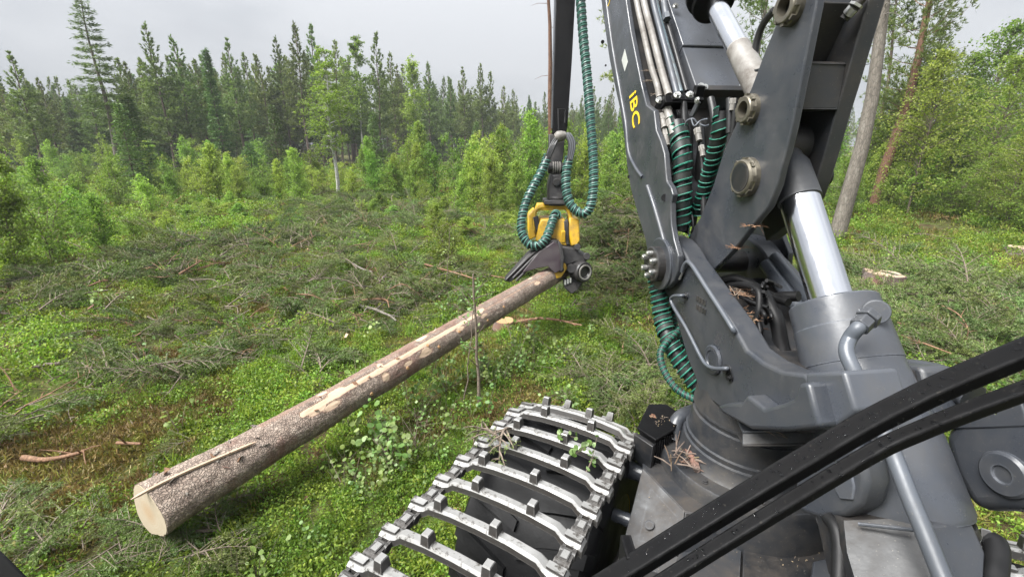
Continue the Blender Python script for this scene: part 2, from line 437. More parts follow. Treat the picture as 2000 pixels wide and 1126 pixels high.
# ================================================================== foliage helpers
def npmesh(name, V, F, mat, smooth=False):
    me = bpy.data.meshes.new(name)
    V = np.asarray(V, dtype=np.float32); F = np.asarray(F, dtype=np.int32)
    k = F.shape[1]
    me.vertices.add(len(V)); me.vertices.foreach_set('co', V.ravel())
    me.loops.add(F.size); me.loops.foreach_set('vertex_index', F.ravel())
    me.polygons.add(len(F)); me.polygons.foreach_set('loop_start', np.arange(0, F.size, k, dtype=np.int32))
    me.polygons.foreach_set('loop_total', np.full(len(F), k, dtype=np.int32))
    me.update(calc_edges=True)
    me.materials.append(mat)
    return me
def unit(a):
    return a / np.maximum(1e-9, np.linalg.norm(a, axis=-1, keepdims=True))
def leafquads(c, d, L, W, rng, nrm=None, fold=0.0):
    """rhombus leaves: base c, direction d"""
    n = len(c); d = unit(d)
    r = rng.normal(size=(n, 3)) if nrm is None else nrm
    s = unit(np.cross(d, r))
    L = np.broadcast_to(np.asarray(L, dtype=float), (n,))[:, None]; W = np.broadcast_to(np.asarray(W, dtype=float), (n,))[:, None]
    mid = c + d * L * 0.45
    V = np.stack([c, mid + s * W * 0.5, c + d * L, mid - s * W * 0.5], 1).reshape(-1, 3)
    return V
def quadidx(n, off=0):
    return np.arange(n * 4).reshape(-1, 4) + off
def treeobj(base, label, cat, name, trunk_me, crown_me, rotz, scale, group=None, tilt=(0, 0)):
    e = thing(name, label, cat, base, rotz, group)
    e.scale = (scale[0], scale[0], scale[1]); e.rotation_euler = (tilt[0], tilt[1], rotz)
    for nm, me in (('trunk', trunk_me), ('crown', crown_me)):
        if me is None: continue
        o = bpy.data.objects.new(nm, me); COL.objects.link(o); o.parent = e
    return e
def trunk_path(h, rng, bend=0.02, n=9):
    a = rng.normal(size=(2,)) * bend * h; ph = rng.uniform(0, 6.28)
    return [Vector((a[0] * (k / n) ** 2 + 0.006 * h * math.sin(ph + k), a[1] * (k / n) ** 2 + 0.006 * h * math.cos(ph * 1.3 + k * 1.2), h * k / n)) for k in range(n + 1)]
def path_at(p, f):
    f = max(0, min(0.9999, f)) * (len(p) - 1); i = int(f)
    return p[i].lerp(p[i + 1], f - i)

def pine(seed, h=14.0, cb=0.42, spread=1.9, L=0.30, W=0.075, tuft=8, per=15, r0=0.13, mat='l_pine', barkm='bark_far', whorl=0.42, dead=14):
    rng = np.random.default_rng(seed); tp = trunk_path(h, rng, 0.012)
    mb = MB(); mb.tube(tp, [r0 * (1 - 0.9 * k / 9) for k in range(10)], 7)
    C = []; D = []; LL = []
    z = h * cb
    while z < h * 0.985:
        f = (z / h - cb) / (1 - cb)
        bl = spread * (0.62 + 0.38 * math.sin(min(1, f * 2.2) * 1.57)) * (1 - f) ** 0.95 + 0.20
        nb = int(rng.integers(4, 7))
        a0 = rng.uniform(0, 6.28)
        for k in range(nb):
            if rng.random() < 0.14: continue
            az = a0 + k * 6.283 / nb + rng.normal() * 0.3
            el = 0.04 + 0.62 * max(f, 0) ** 1.3 + rng.normal() * 0.12
            l = bl * rng.uniform(0.6, 1.15)
            st = path_at(tp, z / h + rng.normal() * 0.006)
            pts = []
            for j in range(5):
                q = j / 4; e2 = el + 0.5 * q * (0.6 + f)
                pts.append(st + Vector((math.cos(az) * math.cos(e2), math.sin(az) * math.cos(e2), math.sin(e2))) * l * q)
            mb.tube(pts, [0.022 * (1 - f * 0.5), 0.017, 0.012, 0.008, 0.004], 3, False)
            thin = min(1.0, max(0.0, (f - 0.42) / 0.3))
            m = max(2, int(per * (0.4 + l / spread) * (1 - 0.62 * thin)))
            for j in range(m):
                q = 0.32 + 0.68 * (j + rng.random()) / m
                p = path_at(pts, q) if q < 1 else pts[-1]
                off = rng.normal(size=3) * 0.13 * l * (0.5 + q * 0.4) * (1 - 0.75 * thin); off[2] = abs(off[2]) * 0.5 + off[2] * 0.3
                p = np.array(p) + off
                ax = unit(np.array([math.cos(az), math.sin(az), 0.55 + 0.7 * f]))
                dd = unit(rng.normal(size=(tuft, 3)) * (0.75 - 0.3 * thin) + ax + np.array([0, 0, 0.25 + 0.5 * thin]))
                C.append(np.repeat(p[None], tuft, 0)); D.append(dd); LL.append(rng.uniform(0.6, 1.2, tuft) * L)
        z += whorl * rng.uniform(0.75, 1.2) * (1.0 + 0.25 * f)
    # leader candle
    p = np.array(tp[-1]); C.append(p[None] - np.array([[0, 0, 1]]) * rng.uniform(0, 0.6, (14, 1))); D.append(unit(rng.normal(size=(14, 3)) * 0.3 + [0, 0, 1.0])); LL.append(np.full(14, L))
    for k in range(dead):
        zz = h * rng.uniform(0.12, cb + 0.05); az = rng.uniform(0, 6.28); l = rng.uniform(0.4, 1.3); st = path_at(tp, zz / h)
        mb.tube([st, st + Vector((math.cos(az), math.sin(az), -0.05)) * l * 0.5, st + Vector((math.cos(az + .2), math.sin(az + .2), -0.2)) * l], [0.016, 0.01, 0.004], 3, False)
    C = np.concatenate(C); D = np.concatenate(D); LL = np.concatenate(LL)
    V = leafquads(C, D, LL, W, rng)
    cm = npmesh("pine_crown", V, quadidx(len(C)), M[mat])
    tm = mb.mesh("pine_trunk", True, 60); tm.materials.append(M[barkm])
    return tm, cm
def spruce(seed, h=12.0, cb=0.1, spread=1.7, L=0.2, W=0.05, dens=26, r0=0.13, mat='l_spruce', barkm='bark_far', whorl=0.34, droop=0.35, bare=0.0):
    rng = np.random.default_rng(seed); tp = trunk_path(h, rng, 0.006)
    mb = MB(); mb.tube(tp, [r0 * (1 - 0.93 * k / 9) for k in range(10)], 7)
    C = []; D = []
    z = h * cb
    while z < h * 0.98:
        f = z / h
        bl = spread * (1 - f) ** 0.85 + 0.12
        nb = int(rng.integers(5, 8)); a0 = rng.uniform(0, 6.28)
        for k in range(nb):
            if rng.random() < bare + 0.08: continue
            az = a0 + k * 6.283 / nb + rng.normal() * 0.25
            l = bl * rng.uniform(0.7, 1.15); st = path_at(tp, f)
            el0 = 0.5 * f - 0.02 + rng.normal() * 0.08
            pts = []; p = st.copy(); e2 = el0
            for j in range(6):
                pts.append(p.copy()); q = j / 5
                e2 = el0 - droop * math.sin(q * 2.4) * (1.2 - f) + 0.35 * max(0, q - 0.6)
                p = p + Vector((math.cos(az) * math.cos(e2), math.sin(az) * math.cos(e2), math.sin(e2))) * l / 5
            mb.tube(pts, [0.02, 0.017, 0.013, 0.01, 0.006, 0.003], 3, False)
            m = max(6, int(dens * l / spread * 1.3))
            q = 0.12 + 0.88 * rng.random(m)
            P = np.array([path_at(pts, x) for x in q])
            side = np.array([-math.sin(az), math.cos(az), 0]); sg = rng.choice([-1, 1], m)[:, None]
            ws = (0.34 * l * (1 - q) ** 0.7 + 0.05)[:, None]
            P = P + side * sg * ws * rng.random((m, 1)) + np.array([0, 0, -1]) * rng.random((m, 1)) * 0.14 * min(1, l)
            ax = np.array([math.cos(az), math.sin(az), -0.15 + 0.6 * f])
            d = unit(ax * 0.8 + side * sg * 0.9 + rng.normal(size=(m, 3)) * 0.28 + np.array([0, 0, -0.25]))
            for rep in range(3):
                C.append(P + rng.normal(size=P.shape) * 0.05); D.append(unit(d + rng.normal(size=(m, 3)) * 0.3))
        z += whorl * rng.uniform(0.8, 1.2) * (1.05 - 0.5 * f)
    p = np.array(tp[-1]); C.append(p[None] - np.array([[0, 0, 1]]) * rng.uniform(0, 0.6, (18, 1))); D.append(unit(rng.normal(size=(18, 3)) * 0.4 + [0, 0, 1.0]))
    C = np.concatenate(C); D = np.concatenate(D)
    V = leafquads(C, D, rng.uniform(0.6, 1.25, len(C)) * L, W, rng)
    cm = npmesh("spruce_crown", V, quadidx(len(C)), M[mat])
    tm = mb.mesh("spruce_trunk", True, 60); tm.materials.append(M[barkm])
    return tm, cm
def broad(seed, h=8.0, cb=0.25, spread=1.6, leafL=0.1, leafW=0.07, nbr=70, per=70, r0=0.07, mat='l_birch', barkm='bark_birch', stems=1, droop=0.25, up=0.9, lean=0.03, taper=0.85):
    rng = np.random.default_rng(seed); mb = MB(); C = []; D = []
    for s in range(stems):
        hs = h * (1 if s == 0 else rng.uniform(0.55, 0.95))
        tp = trunk_path(hs, rng, lean if stems == 1 else 0.12)
        o = Vector((rng.normal() * 0.12, rng.normal() * 0.12, 0)) * (0 if s == 0 else 1)
        tp = [q + o for q in tp]
        mb.tube(tp, [r0 / (1 if s == 0 else 1.5) * (1 - 0.92 * k / 9) for k in range(10)], 6)
        nb = int(nbr / stems * (1 if s else 1.2))
        for k in range(nb):
            f = cb + (1 - cb) * rng.random() ** 0.9
            env = math.sin(min(1.0, (f - cb) / (1 - cb) * 1.6 + 0.28) * 1.57) * (1 - ((f - cb) / (1 - cb)) ** 2.2 * taper)
            l = spread * env * rng.uniform(0.45, 1.15) + 0.1
            az = rng.uniform(0, 6.28); el = up * rng.uniform(0.3, 1.1); st = path_at(tp, f)
            pts = []; p = st.copy()
            for j in range(5):
                pts.append(p.copy()); e2 = el - droop * j * 0.5 + rng.normal() * 0.1; az2 = az + rng.normal() * 0.15
                p = p + Vector((math.cos(az2) * math.cos(e2), math.sin(az2) * math.cos(e2), math.sin(e2))) * l / 4
            mb.tube(pts, [0.016 * r0 / 0.07 + 0.003, 0.012 * r0 / 0.07 + 0.002, 0.008, 0.005, 0.003], 3, False)
            m = max(8, int(per * (0.3 + l / spread)))
            q = 0.25 + 0.75 * rng.random(m) ** 0.8
            P = np.array([path_at(pts, x) for x in q])
            # side twigs: leaves gather along little strands
            nst = max(3, m // 9); strand = rng.normal(size=(nst, 3)) * 0.24 * l; strand[:, 2] -= droop * 0.2 * l
            pick = rng.integers(0, nst, m); tt = rng.random((m, 1))
            qs = 0.3 + 0.7 * rng.random(nst); base = np.array([path_at(pts, x) for x in qs])
            P2 = base[pick] + strand[pick] * tt + rng.normal(size=(m, 3)) * 0.035
            P = np.where(rng.random((m, 1)) < 0.75, P2, P + rng.normal(size=(m, 3)) * 0.08)
            d = unit(rng.normal(size=(m, 3)) + np.array([0, 0, -0.35]))
            C.append(P); D.append(d)
    C = np.concatenate(C); D = np.concatenate(D)
    V = leafquads(C, D, rng.uniform(0.6, 1.2, len(C)) * leafL, rng.uniform(0.7, 1.1, len(C)) * leafW, rng, nrm=rng.normal(size=C.shape) + np.array([0, 0, 1.2]))
    cm = npmesh("leaf_crown", V, quadidx(len(C)), M[mat])
    tm = mb.mesh("leaf_trunk", True, 60); tm.materials.append(M[barkm])
    return tm, cm

# ================================================================== FOREST behind the clearing
rs = random.Random(11)
PINES = [pine(100 + i, 14, cb=rs.uniform(0.20, 0.38), spread=rs.uniform(2.0, 2.6)) for i in range(6)]
SPRUCES = [spruce(200 + i, 12, cb=0.04 + 0.04 * i, spread=rs.uniform(1.9, 2.4), L=0.24, W=0.07) for i in range(3)]
YSPRUCE = [spruce(230 + i, 6, cb=0.04, spread=1.3, L=0.15, W=0.045, mat='l_spruce_y', r0=0.06, dens=30) for i in range(2)]
BIRCHES = [broad(300 + i, 11, cb=0.3, spread=1.7, leafL=0.17, leafW=0.12, nbr=90, per=60, r0=0.085) for i in range(3)]
BUSHES = [broad(400 + i, 3.2, cb=0.05, spread=0.8 + 0.08 * i, leafL=0.085, leafW=0.06, nbr=95, per=50, r0=0.022, mat='l_bush', barkm='twig', stems=1 + i % 3, droop=0.05, up=1.15, taper=1.0) for i in range(5)]
BUSHES2 = [broad(430 + i, 3.0, cb=0.05, spread=1.0 + 0.08 * i, leafL=0.10, leafW=0.055, taper=0.95, nbr=80, per=52, r0=0.025, mat='l_bush2', barkm='twig', stems=4, droop=0.15, up=0.9) for i in range(4)]

def place_top(px, py, Y, var, hv, name, label, cat, group=None, sx=None, bury=0.0):
    """a tree whose tip is seen at (px, py) and which stands at ground distance Y"""
    p = ony(px, py, Y); g = gz(p.x, Y)
    H = p.z - g + bury
    s = H / hv
    return treeobj((p.x, Y, g - bury), label, cat, name, var[0], var[1], rs.uniform(0, 6.28), ((sx or min(1.5, max(0.8, 1.22 * max(s, 0.01) ** 0.6))), s), group)
ONES = ['first', 'second', 'third', 'fourth', 'fifth', 'sixth', 'seventh', 'eighth', 'ninth', 'tenth', 'eleventh', 'twelfth', 'thirteenth', 'fourteenth', 'fifteenth', 'sixteenth', 'seventeenth', 'eighteenth', 'nineteenth', 'twentieth']
def nth(k):
    if k < 20: return ONES[k]
    return {2: 'twenty', 3: 'thirty', 4: 'forty'}[(k + 1) // 10] + '-' + ONES[(k + 1) % 10 - 1] if (k + 1) % 10 else {3: 'thirtieth', 4: 'fortieth'}[(k + 1) // 10]
def rowdist(px):
    return 43 + 15 * min(1, max(0, px / 600)) + 24 * max(0, (px - 600) / 450)
GP = 'scots pines in the stand behind the clearing'
sky_line = [(18, 96), (72, 148), (225, 108), (283, 38), (335, 64), (375, 110), (440, 72), (470, 98), (505, 104), (537, 66), (570, 36), (601, 40), (622, 88), (645, 74),
            (727, 60), (762, 98), (833, 116), (878, 150), (905, 128), (940, 122), (957, 136), (985, 165), (1003, 172), (1045, 196), (1120, 200), (1142, 190), (1168, 188), (1190, 192)]
for i, (px, py) in enumerate(sky_line):
    place_top(px, py, rowdist(px) + rs.uniform(-4, 5), PINES[i % 6], 14.3, 'scots_pine', 'dark spiky topped Scots pine on the skyline, %s pine from the left' % nth(i), 'tree', GP)
for i in range(185):
    px = rs.uniform(-160, 1215); ref = np.interp(px, [-160, 0, 145, 283, 600, 727, 900, 1003, 1060, 1215], [130, 150, 150, 110, 105, 110, 160, 205, 225, 215])
    Y = rowdist(px) + rs.uniform(3, 30)
    py = ref + rs.uniform(-8, 60)
    k = rs.random()
    if k < 0.74:
        place_top(px, py, Y, PINES[rs.randrange(6)], 14.3, 'scots_pine', 'dark Scots pine inside the dense stand, its tip below the skyline', 'tree', 'scots pines inside the dense stand')
    elif k < 0.92:
        place_top(px, py + 20, Y, SPRUCES[rs.randrange(3)], 12.3, 'norway_spruce', 'dark spruce inside the dense pine stand behind the clearing', 'tree', 'spruces inside the dense stand')
    else:
        place_top(px, py + 10, Y, BIRCHES[rs.randrange(3)], 11.2, 'birch_tree', 'slim birch inside the dense pine stand', 'tree', 'birches inside the dense stand')
# trees one can point at
BIGSPR = spruce(250, 12, cb=0.40, spread=2.0, L=0.18, W=0.04, dens=62, r0=0.15, whorl=0.58, droop=0.55, bare=0.1, barkm='bark_pine')
e = place_top(150, -18, 30, BIGSPR, 12.3, 'norway_spruce', 'tallest spruce at far left with drooping branches and bare grey lower trunk', 'tree', sx=1.3)
place_top(398, 88, 44, spruce(251, 12, cb=0.2, spread=0.9, mat='l_spruce_y'), 12.3, 'larch_tree', 'narrow light green conifer among dark pines left of centre', 'tree')
place_top(245, 180, 31, SPRUCES[1], 12.3, 'norway_spruce', 'bushy green spruce just right of the tallest spruce', 'tree', sx=0.8)
BIGBIR = broad(350, 11, cb=0.30, spread=1.75, leafL=0.12, leafW=0.08, nbr=110, per=58, r0=0.11, droop=0.45, lean=0.02, taper=0.8)
p = onz(657, 388, 0)
place_top(628, 92, p.y, BIGBIR, 11.2, 'birch_tree', 'tall birch with white trunk standing in front of the dark pines', 'tree', sx=1.0)
place_top(690, 70, 58, BIRCHES[0], 11.2, 'birch_tree', 'pale tall birch behind and right of the white trunked birch', 'tree')
place_top(803, 110, 60, BIRCHES[1], 11.2, 'birch_tree', 'bright green birch crown rising out of the pines right of centre', 'tree')
for k, (px, py, Y, lab) in enumerate([(528, 200, 34, 'yellow green young spruce at the forest edge left of the white birch'), (485, 275, 32, 'small yellow green spruce in the thicket left of the white birch'),
                         (727, 215, 40, 'dark young spruce at the forest edge right of the white birch'), (225, 190, 26, 'green young spruce in front of the tallest spruce'),
                         (930, 235, 50, 'slim young spruce far behind the thicket near the crane stick')]):
    place_top(px, py, Y, YSPRUCE[k % 2], 6.2, 'young_spruce', lab, 'tree', sx=0.9)

# the lone red pine behind the crane stick and pines behind the boom
def pine_trunk_tree(name, label, px, py, top, r0, barkm, crown_from, seed, lean=0.0, spread=2.2, h=None, toppx=None):
    p = onz(px, py, 0); p.z = gz(p.x, p.y)
    tm, cm = pine(seed, top, cb=crown_from, spread=spread, L=0.19, W=0.03, tuft=10, per=30, r0=r0, barkm=barkm, whorl=0.5, dead=10)
    e = treeobj(p, label, 'tree', name, tm, cm, 0, (1, 1))
    if toppx:
        q = ony(toppx[0], toppx[1], p.y); e.rotation_euler = (0, math.atan2(q.x - p.x, q.z - p.z), 0)
    return e
pine_trunk_tree('scots_pine', 'lone pine with slim reddish trunk directly behind the crane stick', 1084, 398, 15, 0.165, 'bark_red', 0.72, 501, toppx=(1071, 0))
pine_trunk_tree('scots_pine', 'thick pine with grey flaky trunk right of the crane', 1640, 470, 13, 0.25, 'bark_pine', 0.62, 502, toppx=(1722, 60), spread=2.6)
pine_trunk_tree('scots_pine', 'leaning pine with red upper trunk behind the thick grey pine', 1712, 408, 15, 0.24, 'bark_red', 0.30, 503, toppx=(1812, 10), spread=3.0)
pine_trunk_tree('scots_pine', 'thin dim pine trunk between the two thick pines at right', 1692, 395, 13, 0.12, 'bark_far', 0.6, 504, toppx=(1745, 60))
pine_trunk_tree('scots_pine', 'pine whose needles show between crane boom and rocker arm', 1452, 410, 12.5, 0.15, 'bark_pine', 0.35, 505, toppx=(1490, 20), spread=2.9)
pine_trunk_tree('scots_pine', 'pine hidden behind the boom with twigs poking out to its left', 1255, 405, 13, 0.14, 'bark_pine', 0.45, 506, toppx=(1245, 20), spread=2.4)

# young thicket in front of the stand
def bush_at(px, py_base, py_top, kind, label, group=None, sx=None, name='young_birch'):
    p = onz(px, py_base, 0); g = gz(p.x, p.y)
    q = ony(px, py_top, p.y); H = max(0.4, q.z - g)
    var = {'b': BUSHES, 'r': BUSHES2, 's': YSPRUCE}[kind]; v = var[rs.randrange(len(var))]
    hv = {'b': 3.25, 'r': 3.05, 's': 6.2}[kind]; s = H / hv
    return treeobj((p.x, p.y, g - 0.05), label, 'tree' if kind == 's' else 'bush', name, v[0], v[1], rs.uniform(0, 6.28), (sx or max(0.55, max(s, 0.01) ** 0.8), s), group)
GB = 'bright green saplings in the thicket before the stand'
LB = 'bright green leafy sapling in the thicket along the far edge of the clearing'
thicket_line = [(20, 450, 265), (95, 430, 330), (160, 430, 345), (240, 415, 325), (300, 425, 350), (345, 400, 330), (400, 400, 318), (430, 395, 300), (470, 395, 335), (515, 390, 318), (550, 392, 335), (590, 395, 330), (615, 392, 345),
                (690, 395, 330), (735, 392, 308), (770, 388, 300), (810, 392, 330), (850, 388, 290), (890, 390, 280), (925, 392, 270), (955, 395, 258), (985, 392, 250), (1010, 395, 255), (1035, 398, 240), (1060, 392, 235), (1105, 390, 240), (1135, 392, 245), (1165, 390, 250), (1200, 395, 238), (1230, 400, 230), (900, 405, 335), (960, 408, 330), (1010, 410, 320), (1180, 415, 320), (1210, 420, 330)]
thicket_line.sort()
for i, (px, pb, ptp) in enumerate(thicket_line):
    bush_at(px, pb + rs.uniform(-4, 4), ptp - 14 + rs.uniform(-14, 8), 'b' if i % 3 else 'r', 'bright green leafy sapling in the front row of the thicket, %s from the left' % nth(i), GB)
for i in range(70):
    px = rs.uniform(-150, 1230); pb = rs.uniform(345, 392); h = rs.uniform(50, 100)
    bush_at(px, pb, pb - h * (1.0 if px < 800 else 1.25), rs.choice('bbrr'), 'low green sapling in the rear rows of the thicket before the stand', 'saplings in the rear rows of the thicket')
for i in range(34):
    px = rs.uniform(120, 1010); pb = rs.uniform(398, 440)
    bush_at(px, pb, pb - rs.uniform(18, 46), rs.choice('bbr'), 'knee high green shrub between the thicket and the slash', 'low shrubs between thicket and slash', name='low_shrub')
# nearer shrubs on the left
for px, pb, ptp, k, lab in [(40, 545, 300, 'b', 'leafy birch sapling at the left frame edge, nearest of its side'), (110, 520, 330, 'r', 'green shrub just right of the sapling at the left frame edge'),
                            (210, 505, 372, 'b', 'slender sapling with thin dark stems left of the pale flowering shrub'), (275, 490, 392, 'r', 'pale green rounded shrub at left with light leaf undersides'),
                            (330, 480, 410, 'b', 'small shrub right of the pale rounded shrub at left'), (160, 470, 360, 'b', 'airy sapling behind the slender sapling at left'),
                            (875, 530, 400, 'r', 'small leafy rowan in the slash left of the harvester head'), (850, 460, 395, 'b', 'small bright birch in the slash before the thicket'),
                            (905, 470, 420, 'b', 'low green birch shoot left of the yellow head'), (-40, 580, 330, 'b', 'shrub cut by the left edge of the picture'),
                            (1200, 470, 380, 'b', 'small sapling between harvester head and boom')]:
    bush_at(px, pb, ptp, k, lab, name='leafy_shrub')
# right-hand deciduous edge, nearer
RB = [broad(460 + i, 6, cb=0.12, spread=2.0, leafL=0.095, leafW=0.066, nbr=150, per=50, r0=0.05, mat=('l_birch', 'l_birch', 'l_bush2')[i % 3], barkm='twig', stems=1 + i % 2, droop=0.28, up=0.9, taper=0.95) for i in range(4)]
for i, (px, pb, ptp, lab) in enumerate([(1900, 420, 95, 'tall light green birch behind the right hand thicket, its top against the sky'), (1975, 430, 180, 'broad green birch at the right edge of the picture'), (1835, 400, 150, 'green birch between the leaning pine and the tall birch'),
                              (1790, 395, 255, 'bushy birch beside the leaning red pine'), (2060, 440, 200, 'birch just beyond the right picture edge'), (1930, 440, 280, 'leafy bush low in the right hand thicket, below the tall birch'),
                              (1770, 425, 90, 'slender birch with open crown left of the tall light green birch'), (1955, 450, 235, 'dense green birch just left of the right picture edge'), (2010, 460, 320, 'low bush in front at the right edge'), (1850, 430, 310, 'leafy bush in front of the leaning pine'), (1700, 400, 230, 'sapling behind the thick grey pine'),
                              (1745, 395, 330, 'low sapling at the foot of the leaning pine'), (1880, 400, 30, 'tall open birch reaching the top edge behind the tall light green birch'), (1990, 400, 60, 'tall birch with dark leaves at the upper right corner'), (1735, 400, 150, 'birch sapling between the thick grey pine and the leaning pine'), (1765, 405, 45, 'tall feathery birch just right of the thick grey pine'), (1825, 398, 95, 'birch with pale leaves behind the leaning red pine'), (1695, 398, 130, 'young birch hugging the thick grey pine trunk'), (1650, 385, 300, 'sapling left of the thick grey pine, behind the crane arm'), (2120, 470, 150, 'birch outside the frame at right'), (1950, 385, 110, 'pale birch far behind the right hand thicket'), (1500, 400, 240, 'sapling seen through the gap below the boom')]):
    p = onz(px, pb, 0); g = gz(p.x, p.y); q = ony(px, ptp, p.y); s = (q.z - g) / 6.1; v = RB[i % 4]
    treeobj((p.x, p.y, g - 0.05), lab, 'tree', 'birch_tree', v[0], v[1], rs.uniform(0, 6.28), (max(0.7, max(s, 0.01) ** 0.8), s))
for i in range(44):
    px = rs.uniform(1240, 2150); pb = rs.uniform(372, 435)
    bush_at(px, pb, pb - rs.uniform(60, 150), rs.choice('bbr'), 'green undergrowth sapling among the trees right of the crane', 'undergrowth saplings right of the crane')
for i in range(22):
    px = rs.uniform(1300, 2150); Y = rs.uniform(26, 48)
    place_top(px, rs.uniform(150, 235), Y, rs.choice(PINES + SPRUCES + SPRUCES), 14, 'background_conifer', 'dark conifer deep behind the right hand thicket', 'tree', 'conifers deep behind the right hand thicket')

# the far wood closes the view behind all single trees
far_pts = []
for i in range(620):
    a = R(rs.uniform(-68, 66)); d = rs.uniform(78, 135) if rs.random() < 0.7 else rs.uniform(135, 210)
    x, y = d * math.sin(a), d * math.cos(a)
    far_pts.append((x, y, gz(x, y) - 0.1, rs.uniform(0, 6.28), rs.uniform(0.65, 0.95) * (1 if d < 135 else 1.15) * (1.0 if a < R(5) else 0.95)))

# ================================================================== HARVESTER
HV = thing('forest_harvester', 'dark grey forest harvester with crane, seen from its own cab', 'harvester', (MC.x, MC.y, 0))
def cpoly(w, px):
    return [cw(a, b, w) for a, b in px]
def plate(name, w, th, px, mat, parent=HV, bevel=0.008, seg=2):
    return MB().prism(cpoly(w, px), CN * th).build(name, mat, parent, bevel=bevel, seg=seg)
def bolt(parent, p, axis, r=0.016, h=0.014, mat=None, name='bolt', washer=True):
    a = Vector(axis).normalized(); mb = MB(); p = Vector(p)
    if washer: mb.cyl(p, p + a * h * 0.3, r * 1.35, 14)
    mb.hexa(p + a * h * 0.25, p + a * h, r)
    mb.cyl(p + a * h * 0.9, p + a * h * 1.12, r * 0.5, 8)
    return mb.build(name, mat or M['steel'], parent, smooth=30)

# ---- slewing base on the front frame
base = MB().lathe((C0.x, C0.y, 0), (0, 0, 1), [(1.10, 0.47), (1.36, 0.47), (1.385, 0.455), (1.385, 0.375), (1.40, 0.36), (1.47, 0.345), (1.475, 0.335), (1.50, 0.335), (1.505, 0.325), (1.62, 0.312), (1.625, 0.302), (1.645, 0.302), (1.65, 0.310), (1.72, 0.300), (1.76, 0.285), (1.98, 0.27)], 56).build('crane_base', M['grey_mid'], HV, smooth=35)
for k in range(20):
    a = k * math.tau / 20
    bolt(base, (C0.x + math.cos(a) * 0.415, C0.y + math.sin(a) * 0.415, 1.385), (0, 0, 1), 0.012, 0.014, M['grey_dark'])

# ---- crane pillar casting: two ears and a body that cradles the lift cylinder
ear_px = [(1316, 468), (1331, 486), (1343, 508), (1385, 570), (1431, 636), (1457, 682), (1490, 707), (1526, 724), (1569, 729), (1578, 735), (1600, 838), (1540, 842), (1466, 838), (1420, 808), (1381, 777), (1366, 768), (1356, 735), (1342, 700), (1322, 630), (1306, 580), (1285, 562), (1262, 540), (1262, 490), (1280, 466), (1298, 460)]
pil = plate('crane_pillar', -0.295, 0.125, ear_px, M['grey'], bevel=0.016, seg=3)
q = [cw(a, b, -0.295) for a, b in ear_px]
MB().prism([v + CN * 0.47 for v in q], CN * 0.12).build('pillar_ear', M['grey'], pil, bevel=0.014)
body_px = [(1440, 690), (1490, 712), (1526, 729), (1569, 734), (1590, 838), (1540, 850), (1466, 850), (1420, 830), (1385, 800), (1372, 760), (1400, 715)]
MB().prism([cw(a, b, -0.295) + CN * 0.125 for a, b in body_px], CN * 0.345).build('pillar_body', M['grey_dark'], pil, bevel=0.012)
# rear cradle block with its pale top facet
blk = [cw(1570, 728, -0.31), cw(1648, 724, -0.31), cw(1672, 803, -0.31), cw(1622, 842, -0.31), cw(1597, 838, -0.31)]
MB().prism(blk, CN * 0.20).build('cradle_block', M['grey_light'], pil, bevel=0.014, seg=3)
# lower skirt blending ears into the slewing column
rings = []
for k, (zz, sc) in enumerate([(1.66, 0.312), (1.72, 0.305), (1.80, 0.292), (1.94, 0.285)]):
    rings.append([Vector((C0.x + math.cos(a) * sc, C0.y + math.sin(a) * sc, zz)) for a in [math.tau * i / 40 for i in range(40)]])
MB().loft(rings).build('pillar_skirt', M['grey_mid'], pil, smooth=40)
# sloped pocket in the left ear
MB().prism(cpoly(-0.375, [(1398, 792), (1422, 786), (1446, 787), (1458, 770), (1492, 797), (1530, 786), (1549, 777), (1558, 748), (1578, 746), (1600, 834), (1540, 841), (1466, 838), (1412, 808)]), CN * 0.09).build('pillar_belly', M['grey'], pil, bevel=0.016, seg=3)
cb_ = cw(1393, 702, -0.298)
MB().lathe(cb_, -CN, [(0, 0.075), (0.006, 0.075), (0.012, 0.068), (0.012, 0.05), (0.004, 0.045)], 32).build('cast_boss', M['grey'], pil, smooth=35)
# grease pipes on the ear
def pipe(name, pts, r, mat, parent=HV, n=10, k=6):
    return MB().tube(smoothpath(pts, k), r, n).build(name, mat, parent, smooth=60)
pp = pipe('grease_pipe', [cw(1338, 577, -0.30), cw(1330, 577, -0.335), cw(1314, 579, -0.34), cw(1312, 592, -0.34), cw(1340, 640, -0.34), cw(1368, 695, -0.34), cw(1380, 712, -0.34), cw(1396, 719, -0.34), cw(1418, 719, -0.335), cw(1421, 719, -0.30)], 0.0095, M['pipe_grey'], pil)
bolt(pil, cw(1341, 577, -0.296), -CN, 0.016, 0.022, M['grey_dark']); bolt(pil, cw(1422, 722, -0.296), -CN, 0.02, 0.02, M['grey_dark']); bolt(pil, cw(1428, 737, -0.296), -CN, 0.014, 0.02, M['black'])
pipe('edge_pipe', [cw(1332, 530, -0.315), cw(1339, 514, -0.315), cw(1350, 516, -0.31), cw(1380, 562, -0.31), cw(1410, 608, -0.31), cw(1430, 640, -0.31), cw(1436, 650, -0.29)], 0.012, M['pipe_grey'], pil)
MB().cyl(cw(1333, 530, -0.31), cw(1327, 545, -0.315), 0.008, 10).cyl(cw(1336, 521, -0.312), cw(1333, 530, -0.312), 0.012, 6).build('pipe_fitting', M['steel'], pil, smooth=30)
# faint cast number marks: three raised strokes rows
for r_ in range(2):
    for k in range(4):
        a = cw(1362 + 5 * k + r_ * 0, 582 + 3 * k + r_ * 17, -0.2965)
        MB().box(a, CN * 0.0025, CD * 0.010, (0, 0, 0.014)).build('cast_mark', M['grey_dark'], pil)

